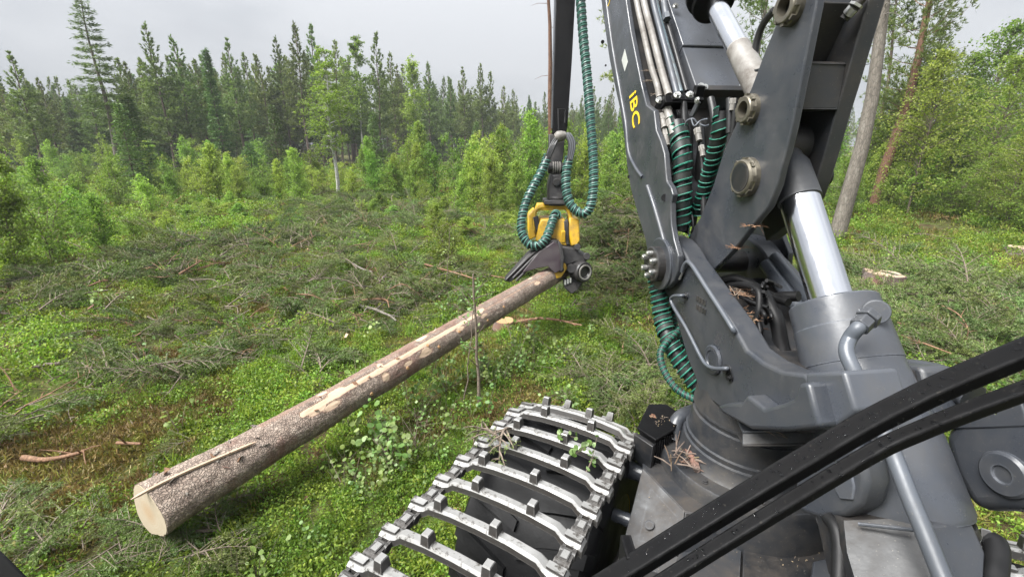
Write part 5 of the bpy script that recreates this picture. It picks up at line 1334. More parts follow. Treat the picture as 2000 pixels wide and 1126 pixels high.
    MB().tube(smoothpath(sp_, 4), [0.004] + [0.013] * (len(smoothpath(sp_, 4)) - 2) + [0.004], 5).build('splinter', M['wood_pale'], E)
    rf = random.Random(9)
    for k in range(34):
        f = rf.uniform(0.02, 0.14) if k < 24 else rf.uniform(0.14, 0.5); an = rf.uniform(0.5, 2.2); c = on(f, an, 0.008)
        x = Vector((rf.uniform(-1, 1), rf.uniform(-1, 1), rf.uniform(0.1, 0.8))).normalized() * rf.uniform(0.015, 0.045); y = x.cross(Vector((rf.uniform(-1, 1), rf.uniform(-1, 1), 1))).normalized() * rf.uniform(0.01, 0.03)
        MB().prism([c - x, c + y, c + x, c - y * 0.7], x.cross(y).normalized() * 0.004).build('bark_flake', rf.choice([M['bark_spruce'], M['stick'], M['bark_pine']]), E)
    for f, an in [(0.46, 0.35), (0.38, 0.2), (0.52, 0.55), (0.60, 0.1), (0.44, 0.9), (0.66, 0.4), (0.30, 0.05)]:
        c = on(f, an, -0.004); ce_ = sum(rings[int(f * nL)], Vector()) / rn; nn = (c - ce_).normalized()
        MB().lathe(c, nn, [(0, 0.020), (0.010, 0.017), (0.012, 0.006)], 10).build('knot', M['wood_orange'], E, smooth=40)
log_build()

# ================================================================== GROUND COVER
PROTO = {}
def proto_collection(key, metas):
    c = bpy.data.collections.new('proto_' + key)
    for i, me in enumerate(metas):
        o = bpy.data.objects.new('%s_proto_%02d' % (key, i), me); c.objects.link(o)
    PROTO[key] = (c, len(metas))
def joinmesh(name, tube_mb, V, F, mats):
    """needle or leaf quads plus a stem mesh in one piece"""
    sv = np.array(tube_mb.v) if tube_mb and tube_mb.v else np.zeros((0, 3))
    me = bpy.data.meshes.new(name)
    vv = list(map(tuple, sv)) + list(map(tuple, V)); off = len(sv)
    ff = (list(tube_mb.f) if tube_mb else []) + [tuple(int(i) + off for i in q) for q in F]
    me.from_pydata(vv, [], ff)
    for m in mats: me.materials.append(m)
    ns = len(tube_mb.f) if tube_mb else 0
    mi = np.ones(len(ff), dtype=np.int32); mi[:ns] = 0
    me.polygons.foreach_set('material_index', mi if len(mats) > 1 else np.zeros(len(ff), dtype=np.int32))
    me.update(); return me
def p_bilberry(seed, n=120, r=0.15, h=0.15, L=0.026, W=0.017, mat='l_bil'):
    g = np.random.default_rng(seed)
    a = g.uniform(0, 6.28, n); q = np.sqrt(g.random(n)) * r
    z = h * (1 - (q / r) ** 2 * 0.7) * g.uniform(0.35, 1.0, n)
    c = np.stack([np.cos(a) * q, np.sin(a) * q, z], 1)
    d = unit(g.normal(size=(n, 3)) + np.array([0, 0, 0.35]))
    V = leafquads(c, d, g.uniform(0.7, 1.25, n) * L, W, g, nrm=g.normal(size=(n, 3)) * 0.6 + [0, 0, 1])
    return joinmesh('bilberry', None, V, quadidx(n), [M[mat]])
def p_moss(seed, n=150, r=0.14, h=0.05, mat='l_moss'):
    g = np.random.default_rng(seed); a = g.uniform(0, 6.28, n); q = np.sqrt(g.random(n)) * r
    c = np.stack([np.cos(a) * q, np.sin(a) * q, h * 0.4 * (1 - (q / r) ** 2)], 1)
    d = unit(g.normal(size=(n, 3)) * 0.8 + np.array([0, 0, 1.0]))
    V = leafquads(c, d, g.uniform(0.5, 1.2, n) * h, 0.008, g)
    return joinmesh('moss', None, V, quadidx(n), [M[mat]])
def p_brash(seed, L0=0.85, mat='l_brash', needles=22, twig=16, nl=0.038, nw=0.0085, stem='twig', droop=0.12):
    """a cut conifer branch lying on the ground"""
    g = np.random.default_rng(seed); mb = MB(); C = []; D = []
    bend = g.normal() * 0.25
    main = [Vector((L0 * k / 8, bend * L0 * (k / 8) ** 2, 0.05 + 0.10 * math.sin(k / 8 * 2.6) - droop * (k / 8) ** 2)) for k in range(9)]
    mb.tube(main, [0.011 - 0.0011 * k for k in range(9)], 4)
    def needle_line(a, b, m):
        a = np.array(a); b = np.array(b); t = g.random((m, 1)); ax = unit((b - a)[None])[0]
        C.append(a + (b - a) * t); D.append(unit(ax * 0.75 + g.normal(size=(m, 3)) * 0.6))
    for k in range(twig):
        f = 0.15 + 0.82 * k / twig; sd = 1 if k % 2 else -1
        p = path_at(main, f); l = L0 * 0.42 * (1.08 - f) * g.uniform(0.6, 1.2) + 0.05; an = sd * g.uniform(0.6, 1.1)
        q = p + Vector((math.cos(an), math.sin(an), g.normal() * 0.22 - 0.05)) * l
        mb.tube([p, p.lerp(q, 0.5) + Vector((0, 0, 0.012)), q], [0.005, 0.004, 0.002], 3, False)
        needle_line(p, q, int(needles * l / 0.12) + 4)
        for j in range(2):
            p2 = p.lerp(q, g.uniform(0.3, 0.8)); an2 = an + g.choice([-1, 1]) * 0.7; q2 = p2 + Vector((math.cos(an2), math.sin(an2), g.normal() * 0.3)) * l * 0.45
            needle_line(p2, q2, int(needles * l * 0.5 / 0.12) + 3)
    needle_line(main[4], main[8], needles * 3)
    C = np.concatenate(C); D = np.concatenate(D)
    V = leafquads(C, D, g.uniform(0.6, 1.25, len(C)) * nl, nw, g)
    return joinmesh('brash', mb, V, quadidx(len(C)), [M[stem], M[mat]])
def p_bare(seed, L0=0.8):
    g = np.random.default_rng(seed); mb = MB(); b = g.normal() * 0.3
    main = [Vector((L0 * k / 6, b * L0 * (k / 6) ** 2, 0.03 + 0.08 * math.sin(k / 6 * 3 + seed))) for k in range(7)]
    mb.tube(main, [0.010 - 0.0013 * k for k in range(7)], 4)
    for k in range(9):
        f = g.uniform(0.15, 0.95); p = path_at(main, f); an = g.choice([-1, 1]) * g.uniform(0.4, 1.2); l = g.uniform(0.1, 0.35)
        q = p + Vector((math.cos(an), math.sin(an), g.normal() * 0.35 + 0.1)) * l
        mb.tube([p, p.lerp(q, 0.5) + Vector((0, 0, g.normal() * 0.02)), q], [0.004, 0.003, 0.0015], 3, False)
    m = 40; t = g.random(m); C = np.array([path_at(main, x) for x in t]) + g.normal(size=(m, 3)) * 0.05
    V = leafquads(C, unit(g.normal(size=(m, 3))), 0.03, 0.005, g)
    return joinmesh('bare_brash', mb, V, quadidx(m), [M['twig' if seed % 2 else 'stick'], M['l_dead']])
def p_limb(seed):
    """a thick broken limb or top"""
    g = np.random.default_rng(seed); mb = MB(); L0 = g.uniform(0.7, 1.5); b = g.normal() * 0.12; r0 = g.uniform(0.018, 0.036)
    main = [Vector((L0 * k / 7, b * L0 * (k / 7) ** 2 + g.normal() * 0.012, 0.04 + 0.05 * math.sin(k * 0.6 + seed))) for k in range(8)]
    mb.tube(main, [r0 * (1 - 0.09 * k) for k in range(8)], 7)
    for k in range(5):
        p = path_at(main, g.uniform(0.1, 0.95)); an = g.choice([-1, 1]) * g.uniform(0.5, 1.2); l = g.uniform(0.06, 0.3)
        q = p + Vector((math.cos(an), math.sin(an), g.normal() * 0.4 + 0.2)) * l; mb.tube([p, q], [r0 * 0.4, r0 * 0.15], 4)
    return joinmesh('limb', mb, np.zeros((0, 3)), [], [[M['bark_spruce'], M['stick'], M['twig'], M['bark_pine'], M['stick']][seed % 5]])
def p_sprig(seed, h=0.42, n=26, L=0.042, mat='l_broad', stems=3):
    """leafy shoot with round leaves"""
    g = np.random.default_rng(seed); mb = MB(); V = []; F = []; o = 0
    for s in range(stems):
        az = g.uniform(0, 6.28); ln = g.uniform(0.15, 0.6); hh = h * g.uniform(0.6, 1.1)
        main = [Vector((math.cos(az) * ln * hh * (k / 6) ** 1.4, math.sin(az) * ln * hh * (k / 6) ** 1.4, hh * k / 6)) for k in range(7)]
        mb.tube(main, [0.004 - 0.0005 * k for k in range(7)], 3, False)
        for k in range(n // stems):
            c = np.array(path_at(main, g.uniform(0.25, 1.0))) + g.normal(size=3) * 0.035 * h / 0.42
            nr = unit((g.normal(size=3) * 0.55 + [0, 0, 1.0])[None])[0]; u_ = unit(np.cross(nr, g.normal(size=3))[None])[0]; v_ = np.cross(nr, u_)
            r_ = L * 0.5 * g.uniform(0.6, 1.2)
            V += [c + u_ * r_ * 1.15 * math.cos(a) + v_ * r_ * math.sin(a) + nr * 0.12 * r_ * math.cos(2 * a) for a in [math.tau * j / 6 for j in range(6)]]
            F.append([o + j for j in range(6)]); o += 6
    return joinmesh('sprig', mb, np.array(V), F, [M['twig'], M[mat]])
def p_grass(seed, n=34, h=0.28):
    g = np.random.default_rng(seed); a = g.uniform(0, 6.28, n); q = np.sqrt(g.random(n)) * 0.07
    c = np.stack([np.cos(a) * q, np.sin(a) * q, np.zeros(n)], 1); d = unit(g.normal(size=(n, 3)) * 0.4 + np.array([0, 0, 1.0]))
    V = leafquads(c, d, g.uniform(0.4, 1.2, n) * h, 0.009, g)
    return joinmesh('grass_tuft', None, V, quadidx(n), [M['l_bil']])
def p_chip(seed):
    g = np.random.default_rng(seed); mb = MB(); x = g.uniform(0.02, 0.06); y = g.uniform(0.008, 0.022)
    mb.prism([Vector((-x, -y, 0.012)), Vector((x * 0.8, -y * 0.6, 0.02)), Vector((x, y, 0.03)), Vector((-x * 0.7, y * 0.8, 0.015))], (0, 0, 0.006))
    return joinmesh('chip', mb, np.zeros((0, 3)), [], [[M['wood_pale'], M['stick'], M['wood_orange'], M['bark_red']][seed % 4]])
proto_collection('bilberry', [p_bilberry(600 + i, r=0.13 + 0.02 * (i % 3), h=0.12 + 0.03 * (i % 3)) for i in range(5)])
proto_collection('moss', [p_moss(610 + i) for i in range(3)])
proto_collection('brownmoss', [p_moss(615 + i, mat='l_moss_brown') for i in range(3)])
proto_collection('brash', [p_brash(620 + i, L0=0.7 + 0.1 * i) for i in range(5)])
proto_collection('fresh', [p_brash(630 + i, L0=0.7 + 0.1 * i, mat='l_brash_fresh', needles=24) for i in range(4)])
proto_collection('bare', [p_bare(640 + i) for i in range(5)])
proto_collection('limb', [p_limb(680 + i) for i in range(5)])
proto_collection('sprig', [p_sprig(650 + i, stems=3 + i % 2) for i in range(5)])
proto_collection('grass', [p_grass(660 + i) for i in range(3)])
proto_collection('chip', [p_chip(670 + i) for i in range(8)])

def scatter(name, key, pts, rot, scl, label, category=None):
    n = len(pts)
    if n == 0: return None
    coll, nv = PROTO[key]
    me = bpy.data.meshes.new(name); me.vertices.add(n); me.vertices.foreach_set('co', np.asarray(pts, dtype=np.float32).ravel())
    a = me.attributes.new('rot', 'FLOAT_VECTOR', 'POINT'); a.data.foreach_set('vector', np.asarray(rot, dtype=np.float32).ravel())
    a = me.attributes.new('scl', 'FLOAT', 'POINT'); a.data.foreach_set('value', np.asarray(scl, dtype=np.float32))
    a = me.attributes.new('idx', 'INT', 'POINT'); a.data.foreach_set('value', (np.arange(n) * 7919 % 1000 % nv).astype(np.int32))
    o = bpy.data.objects.new(name, me); COL.objects.link(o)
    g = bpy.data.node_groups.new(name + '_nodes', 'GeometryNodeTree')
    g.interface.new_socket('Geometry', in_out='INPUT', socket_type='NodeSocketGeometry'); g.interface.new_socket('Geometry', in_out='OUTPUT', socket_type='NodeSocketGeometry')
    gi = g.nodes.new('NodeGroupInput'); go = g.nodes.new('NodeGroupOutput'); iop = g.nodes.new('GeometryNodeInstanceOnPoints'); ci = g.nodes.new('GeometryNodeCollectionInfo')
    ci.inputs['Collection'].default_value = coll; ci.inputs['Separate Children'].default_value = True; ci.inputs['Reset Children'].default_value = True
    def attr(nm, dt):
        x = g.nodes.new('GeometryNodeInputNamedAttribute'); x.data_type = dt; x.inputs['Name'].default_value = nm; return x.outputs['Attribute']
    g.links.new(gi.outputs[0], iop.inputs['Points']); g.links.new(ci.outputs[0], iop.inputs['Instance']); iop.inputs['Pick Instance'].default_value = True
    g.links.new(attr('idx', 'INT'), iop.inputs['Instance Index'])
    er = g.nodes.new('FunctionNodeEulerToRotation'); g.links.new(attr('rot', 'FLOAT_VECTOR'), er.inputs[0]); g.links.new(er.outputs[0], iop.inputs['Rotation'])
    g.links.new(attr('scl', 'FLOAT'), iop.inputs['Scale']); g.links.new(iop.outputs[0], go.inputs[0])
    md = o.modifiers.new('scatter', 'NODES'); md.node_group = g
    o['kind'] = 'stuff'; o['label'] = label
    if category: o['category'] = category
    return o

proto_collection('farcrown', [v[1] for v in PINES[:4] + SPRUCES[:2]]); proto_collection('fartrunk', [v[0] for v in PINES[:4] + SPRUCES[:2]])
fw = scatter('far_wood', 'farcrown', [p_[:3] for p_ in far_pts], [(0, 0, p_[3]) for p_ in far_pts], [p_[4] for p_ in far_pts], 'far conifer wood closing the view behind the stand')
ft = scatter('far_trunks', 'fartrunk', [p_[:3] for p_ in far_pts], [(0, 0, p_[3]) for p_ in far_pts], [p_[4] for p_ in far_pts], 'trunks of the far conifer wood')
ft.parent = fw
# patches read off the photograph, laid on the ground
def patch(lst): return [(onz(px, py, 0), r_) for px, py, r_ in lst]
BROWN = patch([(60, 900, 0.75), (200, 880, 0.6), (300, 820, 0.55), (110, 980, 0.5), (40, 1000, 0.45), (380, 790, 0.45), (160, 940, 0.4), (330, 880, 0.3), (430, 760, 0.3), (250, 960, 0.3), (520, 590, 0.7), (480, 520, 0.9)])
SLASH = patch([(560, 470, 2.2), (650, 500, 2.0), (700, 560, 1.4), (600, 600, 1.2), (500, 560, 1.4), (420, 500, 2.0), (330, 530, 1.6), (250, 530, 1.5), (780, 560, 1.2), (850, 560, 0.9), (820, 590, 0.7), (150, 600, 1.0), (60, 570, 1.1), (640, 400, 3.0), (760, 430, 3.0), (680, 630, 0.6), (540, 660, 0.5), (400, 640, 0.7), (300, 650, 0.7),
               (120, 760, 0.5), (260, 740, 0.45), (60, 830, 0.4), (380, 720, 0.4), (450, 690, 0.4), (980, 470, 1.5), (1240, 440, 2.2), (1190, 520, 1.5), (1230, 560, 1.0), (1180, 600, 0.7), (620, 720, 0.3)])
FRESH = patch([(1200, 760, 0.4), (1150, 740, 0.3), (1260, 720, 0.45), (1230, 790, 0.4), (1800, 620, 1.3), (1900, 640, 1.2), (1780, 560, 1.2), (1850, 700, 0.9), (1960, 600, 1.0), (1750, 600, 0.8), (1900, 590, 1.2), (1830, 660, 1.0), (1950, 660, 0.9), (1780, 640, 0.9), (150, 1080, 0.35), (300, 1090, 0.3), (60, 1050, 0.35), (1210, 470, 1.2), (1180, 560, 0.8), (420, 1090, 0.2)])
LEAFY = patch([(900, 760, 0.55), (960, 720, 0.5), (1050, 690, 0.45), (850, 820, 0.4), (880, 700, 0.4), (780, 900, 0.35), (1020, 750, 0.3), (700, 960, 0.25), (900, 570, 0.5), (860, 610, 0.5), (940, 600, 0.4), (820, 860, 0.3), (300, 590, 0.5), (180, 610, 0.5), (1010, 700, 0.4)])
def inp(P, x, y):
    v = 0.0
    for c, r_ in P:
        d2 = ((x - c.x) ** 2 + (y - c.y) ** 2) / (r_ * r_)
        if d2 < 4: v = max(v, math.exp(-d2))
    return v
def heap(x, y):
    """height of the brash heaps"""
    s = inp(SLASH, x, y)
    return s * (0.10 + 0.22 * max(0, noise.noise(Vector((x * 0.7, y * 0.7, 1.3))) + 0.25)) * min(1, math.hypot(x, y) / 7)
def free(x, y):
    # keep plants out of the wheels and the frame
    q = Vector((x, y, 0)) - MC; n_ = q.dot(MN); s_ = q.dot(MU)
    if abs(n_) < 1.5 and -3.4 < s_ < 0.62 and not (abs(abs(n_) - 1.1) < 0.36 and abs(s_ + 0.885) < 0.14): return False
    return True
rng = np.random.default_rng(77)
OUT = {k: ([], [], []) for k in PROTO}
def put(key, x, y, z, s, tilt=0.25, rz=None, pitch=None):
    P_, R_, S_ = OUT[key]
    P_.append((x, y, z)); R_.append((rng.normal() * tilt, (rng.normal() * tilt if pitch is None else pitch), rng.uniform(0, 6.28) if rz is None else rz)); S_.append(s)
bands = [(1.2, 4.0, 95, 0.95), (4.0, 7.5, 58, 1.15), (7.5, 13, 24, 1.6), (13, 22, 8.5, 2.3), (22, 36, 3.2, 3.4), (36, 58, 0.9, 5.0)]
HALF = R(60)
for r0, r1, dens, sc in bands:
    n = int(dens * HALF * (r1 ** 2 - r0 ** 2))
    rr = np.sqrt(rng.uniform(r0 ** 2, r1 ** 2, n)); aa = rng.uniform(-HALF, HALF, n)
    for r_, a in zip(rr, aa):
        x, y = r_ * math.sin(a), r_ * math.cos(a)
        if not free(x, y): continue
        g = gz(x, y)
        br, sl, fr, lf = inp(BROWN, x, y), inp(SLASH, x, y), inp(FRESH, x, y), inp(LEAFY, x, y)
        nz_ = noise.noise(Vector((x * 0.5, y * 0.5, 9.0))) * 0.6 + noise.noise(Vector((x * 1.7, y * 1.7, 2.0))) * 0.4
        nm = noise.noise(Vector((x * 0.35 + 40, y * 0.35, 5.0)))
        s_ = sc * rng.uniform(0.75, 1.3)
        u_ = rng.random()
        hp_ = heap(x, y)
        if br > 0.2 and u_ < br * 1.15:
            put('brownmoss' if rng.random() < 0.72 else 'moss', x, y, g, s_ * 1.15); continue
        if u_ < max(sl * 0.75, fr * 0.85):
            if rng.random() < 0.5: put('bilberry', x, y, g + hp_ * 0.3, s_ * 0.8)
            continue
        if nz_ + rng.normal() * 0.12 > -0.12:
            put('bilberry', x, y, g - 0.01, s_ * (0.8 + 0.5 * max(0, nz_ + 0.1)))
        elif rng.random() < 0.65:
            put('moss' if nm + rng.normal() * 0.2 > -0.1 else 'brownmoss', x, y, g, s_ * 1.15)
        else:
            put('bilberry', x, y, g - 0.02, s_ * 0.7)
        if rng.random() < 0.05: put('grass', x, y, g, min(1.6, s_) * 0.8)
        if rng.random() < 0.012 + 0.42 * lf * (1 if r_ < 9 else 0.3): put('sprig', x, y, g, min(1.5, s_) * rng.uniform(0.6, 1.05), 0.3)
        if rng.random() < 0.02: put('chip', x, y, g + 0.02, rng.uniform(0.7, 1.6), 0.6)
# brash: thick on the heaps, a thin layer everywhere on the clearing
bb = [(2.2, 5, 4.6, 0.62), (5, 9, 4.2, 0.85), (9, 15, 2.6, 1.1), (15, 25, 1.1, 1.6), (25, 34, 0.4, 2.2)]
for r0, r1, dens, sc in bb:
    n = int(dens * HALF * (r1 ** 2 - r0 ** 2) * 1.6)
    rr = np.sqrt(rng.uniform(r0 ** 2, r1 ** 2, n)); aa = rng.uniform(-HALF, HALF, n)
    for r_, a in zip(rr, aa):
        x, y = r_ * math.sin(a), r_ * math.cos(a)
        if not free(x, y): continue
        g = gz(x, y); sl, fr = inp(SLASH, x, y), inp(FRESH, x, y); sl *= 1 - 0.8 * inp(BROWN, x, y)
        if x > 5 and y > 9: sl *= 0.4
        nz_ = noise.noise(Vector((x * 0.4 + 11, y * 0.4, 4.0)))
        base_ = 0.03 + 0.30 * max(0, nz_ - 0.1) if (x < 4.5 and r_ < 22) else 0.05
        u_ = rng.random(); z = g + heap(x, y) * rng.uniform(0.3, 1.05) + 0.02
        s_ = sc * rng.uniform(0.6, 1.25)
        if u_ < fr * 0.95: put('fresh', x, y, g + 0.05 + 0.12 * rng.random() * fr, s_, 0.22)
        elif u_ < max(base_, sl):
            k = rng.random()
            put('brash' if k < 0.45 else ('bare' if k < 0.72 else 'fresh'), x, y, z, s_, 0.24)
        if rng.random() < 0.045 * max(sl, 0.1): put('limb', x, y, z + 0.04, rng.uniform(0.7, 1.2), 0.16)
        if rng.random() < 0.10 * max(sl, 0.25): put('chip', x, y, z + 0.05, rng.uniform(0.8, 1.8), 0.6)
# extra depth of branches on the thickest heaps
for c, r_ in SLASH + FRESH:
    d = math.hypot(c.x, c.y); sc = 0.6 if d < 5 else (0.85 if d < 10 else 1.25)
    isf = any(c is f[0] for f in FRESH)
    for k in range(int((44 if isf else 13) * r_ * r_ / max(0.5, sc * sc)) + 6):
        a = rng.uniform(0, 6.28); q = r_ * math.sqrt(rng.random()); x, y = c.x + math.cos(a) * q, c.y + math.sin(a) * q
        if not free(x, y): continue
        z = gz(x, y) + heap(x, y) * rng.uniform(0.1, 1.1) + 0.03
        kk = rng.random()
        put(('fresh' if kk < 0.85 else 'brash') if isf else ('brash' if kk < 0.58 else ('bare' if kk < 0.90 else 'fresh')), x, y, z, sc * rng.uniform(0.6, 1.3), 0.3)
# tall heap of tops and branches behind the head
hc_ = onz(1205, 560, 0)
for k in range(620):
    a = rng.uniform(0, 6.28); q = 1.7 * math.sqrt(rng.random()); x, y = hc_.x + math.cos(a) * q * 1.15 + 0.15, hc_.y + math.sin(a) * q + 0.9
    top = 1.75 * math.exp(-(q / 1.2) ** 2); z = gz(x, y) + top * rng.uniform(0.05, 1.0) + 0.03; kk = rng.random()
    put('fresh' if kk < 0.42 else ('brash' if kk < 0.72 else 'bare'), x, y, z, rng.uniform(0.7, 1.25), 0.35)
for key, nm, lab in [('bilberry', 'bilberry_cover', 'low bright green bilberry plants covering the forest floor'), ('moss', 'moss_cover', 'yellow green moss between the bilberry plants'), ('brownmoss', 'brown_moss_cover', 'brown trampled moss on open patches'),
                     ('brash', 'conifer_brash', 'grey green cut conifer branches strewn over the clearing'), ('fresh', 'fresh_brash', 'fresh green spruce branches lying near the machine'), ('bare', 'bare_brash', 'bare brown twigs among the cut branches'),
                     ('limb', 'broken_limbs', 'thick broken limbs lying in the slash'), ('sprig', 'leafy_shoots', 'round leaved shoots growing between log and track'), ('grass', 'grass_tufts', 'thin grass tufts among the bilberry plants'), ('chip', 'wood_chips', 'pale wood chips scattered over the clearing')]:
    P_, R_, S_ = OUT[key]
    scatter(nm, key, P_, R_, S_, lab)

# ================================================================== STUMPS, STICKS, SAPLINGS
def stump(px, py, r_, h, label, mat='wood_orange', barkm='bark_spruce', tilt=0.0, seed=0, ell=1.0):
    p_ = onz(px, py, 0); g = gz(p_.x, p_.y); rs_ = random.Random(seed)
    e = thing('tree_stump', label, 'stump', (p_.x, p_.y, g)); n = 28
    def ring(z, k, jit): return [Vector((p_.x + math.cos(a) * r_ * k * ell * (1 + jit * noise.noise(Vector((math.cos(a) * 1.5, math.sin(a) * 1.5, seed)))), p_.y + math.sin(a) * r_ * k * (1 + jit * noise.noise(Vector((math.cos(a) * 1.5, math.sin(a) * 1.5, seed)))), g + z + tilt * math.cos(a))) for a in [math.tau * i / n for i in range(n)]]
    MB().loft([ring(-0.1, 1.35, 0.4), ring(h * 0.3, 1.12, 0.3), ring(h, 1.0, 0.22)]).build('bark', M[barkm], e, smooth=50)
    MB().loft([ring(h - 0.003, 0.93, 0.22), ring(h + 0.005, 0.93, 0.22), ring(h + 0.004, 0.4, 0.2)]).build('sawn_top', M[mat], e, smooth=30)
    return e
stump(986, 636, 0.17, 0.13, 'orange sawn stump in the bilberries below the middle of the log', seed=1)
stump(1718, 572, 0.36, 0.46, 'pale sawn stump right of the lift cylinder, half buried in branches', 'wood_pale', seed=2, tilt=-0.02)
stump(140, 530, 0.20, 0.16, 'low pale stump at left beyond the slash', 'wood_pale', seed=3)
stump(500, 443, 0.24, 0.12, 'small flat stump far off, left of the white birch', 'wood_orange', seed=4)
stump(735, 398, 0.32, 0.25, 'pinkish stump far off, right of the white birch foot', 'wood_orange', seed=5)
stump(1163, 604, 0.18, 0.14, 'reddish brown stump in shade below the harvester head', 'bark_red', seed=6)
stump(668, 497, 0.16, 0.10, 'thin pale stump in the middle of the slash', 'wood_pale', seed=7)
stump(612, 492, 0.18, 0.12, 'orange stump in the slash left of the thin pale stump', 'wood_orange', seed=8)
stump(1990, 497, 0.3, 0.2, 'pale log end at the right picture edge', 'wood_pale', seed=9)
def stick(label, pts, r0, r1, mat='stick', name='cut_branch', lift=0.05, twigs=4, seed=0):
    P_ = []
    for px, py, h in pts:
        q = onz(px, py, h); P_.append(q)
    path = smoothpath(P_, 5); n = len(path); rk = random.Random(seed)
    e = thing(name, label, 'branch', (P_[0].x, P_[0].y, gz(P_[0].x, P_[0].y)))
    MB().tube(path, [r0 + (r1 - r0) * i / (n - 1) for i in range(n)], 7).build('stem', M[mat], e, smooth=60)
    for k in range(twigs):
        f = rk.uniform(0.2, 0.95); p_ = path_at(path, f); q = p_ + Vector((rk.uniform(-1, 1), rk.uniform(-1, 1), rk.uniform(0, 0.6))).normalized() * rk.uniform(0.12, 0.35)
        MB().tube([p_, p_.lerp(q, 0.5) + Vector((0, 0, 0.01)), q], [r1 * 0.7, r1 * 0.5, r1 * 0.25], 4).build('twig', M[mat], e)
stick('reddish peeled branch sticking up left of the log middle', [(830, 516, 0.35), (880, 530, 0.34), (930, 545, 0.36)], 0.028, 0.012, seed=1)
stick('short brown branch on the moss at lower left', [(45, 893, 0.06), (90, 897, 0.07), (150, 885, 0.09), (165, 878, 0.10)], 0.030, 0.012, seed=2)
stick('small broken branch stub above the brown branch at lower left', [(228, 864, 0.08), (275, 866, 0.09)], 0.017, 0.014, seed=3, twigs=1)
stick('grey pole lying at far left pointing to the corner', [(5, 640, 0.08), (60, 610, 0.12), (100, 585, 0.16)], 0.03, 0.02, 'twig', seed=4)
stick('long orange branch across the green brash at right', [(1752, 630, 0.28), (1810, 642, 0.30), (1890, 662, 0.28)], 0.018, 0.009, seed=5)
stick('curved orange branch arching over the brash at right', [(1830, 592, 0.36), (1870, 612, 0.46), (1890, 640, 0.41), (1888, 660, 0.26)], 0.013, 0.007, seed=6)
stick('lower orange branch near the cab rail at right', [(1760, 655, 0.26), (1810, 672, 0.28), (1858, 690, 0.26)], 0.016, 0.008, seed=7)
stick('straight reddish branch near the right picture edge', [(1892, 584, 0.32), (1950, 596, 0.34), (1990, 606, 0.31)], 0.02, 0.010, seed=8)
stick('thin twig by the rail at the right edge', [(1922, 644, 0.28), (1990, 650, 0.30)], 0.012, 0.006, seed=9)
stick('dark fallen stick under the log butt', [(340, 1038, 0.06), (400, 1036, 0.08), (430, 1034, 0.08)], 0.015, 0.010, 'twig', seed=10, twigs=1)
stick('pale splintered branch in the slash left of centre', [(735, 583, 0.25), (755, 586, 0.3), (760, 600, 0.2)], 0.02, 0.008, seed=11)
stick('pair of pale broken sticks by the left slash heap', [(170, 560, 0.2), (195, 550, 0.24), (210, 548, 0.2)], 0.02, 0.012, seed=12)
stick('forked rusty twig beside the hanging hoses', [(1215, 690, 0.1), (1218, 665, 0.2), (1222, 645, 0.25)], 0.014, 0.007, seed=13)
stick('orange torn bark strip on the moss beside the track', [(1195, 735, 0.08), (1215, 738, 0.1), (1240, 748, 0.08)], 0.018, 0.012, 'bark_red', seed=14)
stick('tangle of light roots in the left slash heap', [(350, 535, 0.4), (375, 520, 0.5), (395, 508, 0.5)], 0.025, 0.01, seed=15, twigs=8)
stick('brown torn stick in the slash heap at left centre', [(430, 500, 0.5), (460, 480, 0.6), (490, 475, 0.5)], 0.02, 0.01, 'twig', seed=16, twigs=8)
for i in range(14):
    px, py = 110 + i * 65 + rs.uniform(-15, 15), rs.uniform(470, 600)
    stick('thin stick lying loose in the slash, %s from the left' % nth(i), [(px, py, 0.2), (px + rs.uniform(15, 40), py + rs.uniform(-12, 12), 0.28), (px + rs.uniform(45, 70), py + rs.uniform(-16, 16), 0.2)], 0.013, 0.006, rs.choice(['stick', 'twig']), seed=30 + i, twigs=2)
# broken upright sapling stem in front of the log, and a few leafy saplings by the track
def thin_sapling(label, px, py, z0, topx, topy, d, r_, leaves, seed):
    b = onz(px, py, 0); g = gz(b.x, b.y); b.z = g - 0.05
    t_ = ony(topx, topy, b.y + d); rk = np.random.default_rng(seed); mb = MB()
    path = [b.lerp(t_, k / 7) + Vector((rk.normal() * 0.012, rk.normal() * 0.012, 0)) for k in range(8)]
    mb.tube(path, [r_ * (1 - 0.075 * k) for k in range(8)], 7)
    e = thing('sapling', label, 'sapling', (b.x, b.y, g)); C = []
    for k in range(9):
        p_ = path_at(path, rk.uniform(0.25, 1)); q = p_ + Vector((rk.normal(), rk.normal(), 0.5 + rk.random())).normalized() * rk.uniform(0.12, 0.4)
        mb.tube([p_, p_.lerp(q, 0.5), q], [r_ * 0.35, r_ * 0.25, r_ * 0.12], 4, False)
        for j in range(leaves): C.append(np.array(p_.lerp(q, rk.uniform(0.3, 1))) + rk.normal(size=3) * 0.04)
    mb.build('stem', M['twig'], e, smooth=60)
    if C:
        C = np.array(C); n = len(C)
        V = leafquads(C, unit(rk.normal(size=(n, 3))), rk.uniform(0.03, 0.055, n), 0.035, rk, nrm=rk.normal(size=(n, 3)) * 0.5 + [0, 0, 1])
        link('leaves', npmesh('leaves', V, quadidx(n), M['l_broad']), None, e)
thin_sapling('snapped thin sapling stem standing upright before the log', 936, 800, 0, 925, 535, 0.1, 0.022, 3, 1)
thin_sapling('thin leafy sapling leaning beside the snapped stem', 905, 790, 0, 925, 600, 0.15, 0.009, 8, 2)
thin_sapling('short dark bare shoot in the bilberries left of the track', 817, 905, 0, 812, 795, 0.0, 0.007, 1, 3)
thin_sapling('leafy birch shoot bending over the moss left of the track', 800, 930, 0, 730, 860, 0.1, 0.008, 8, 4)
thin_sapling('leafy rowan shoot right behind the log middle', 870, 560, 0, 880, 440, 0.1, 0.010, 9, 5)

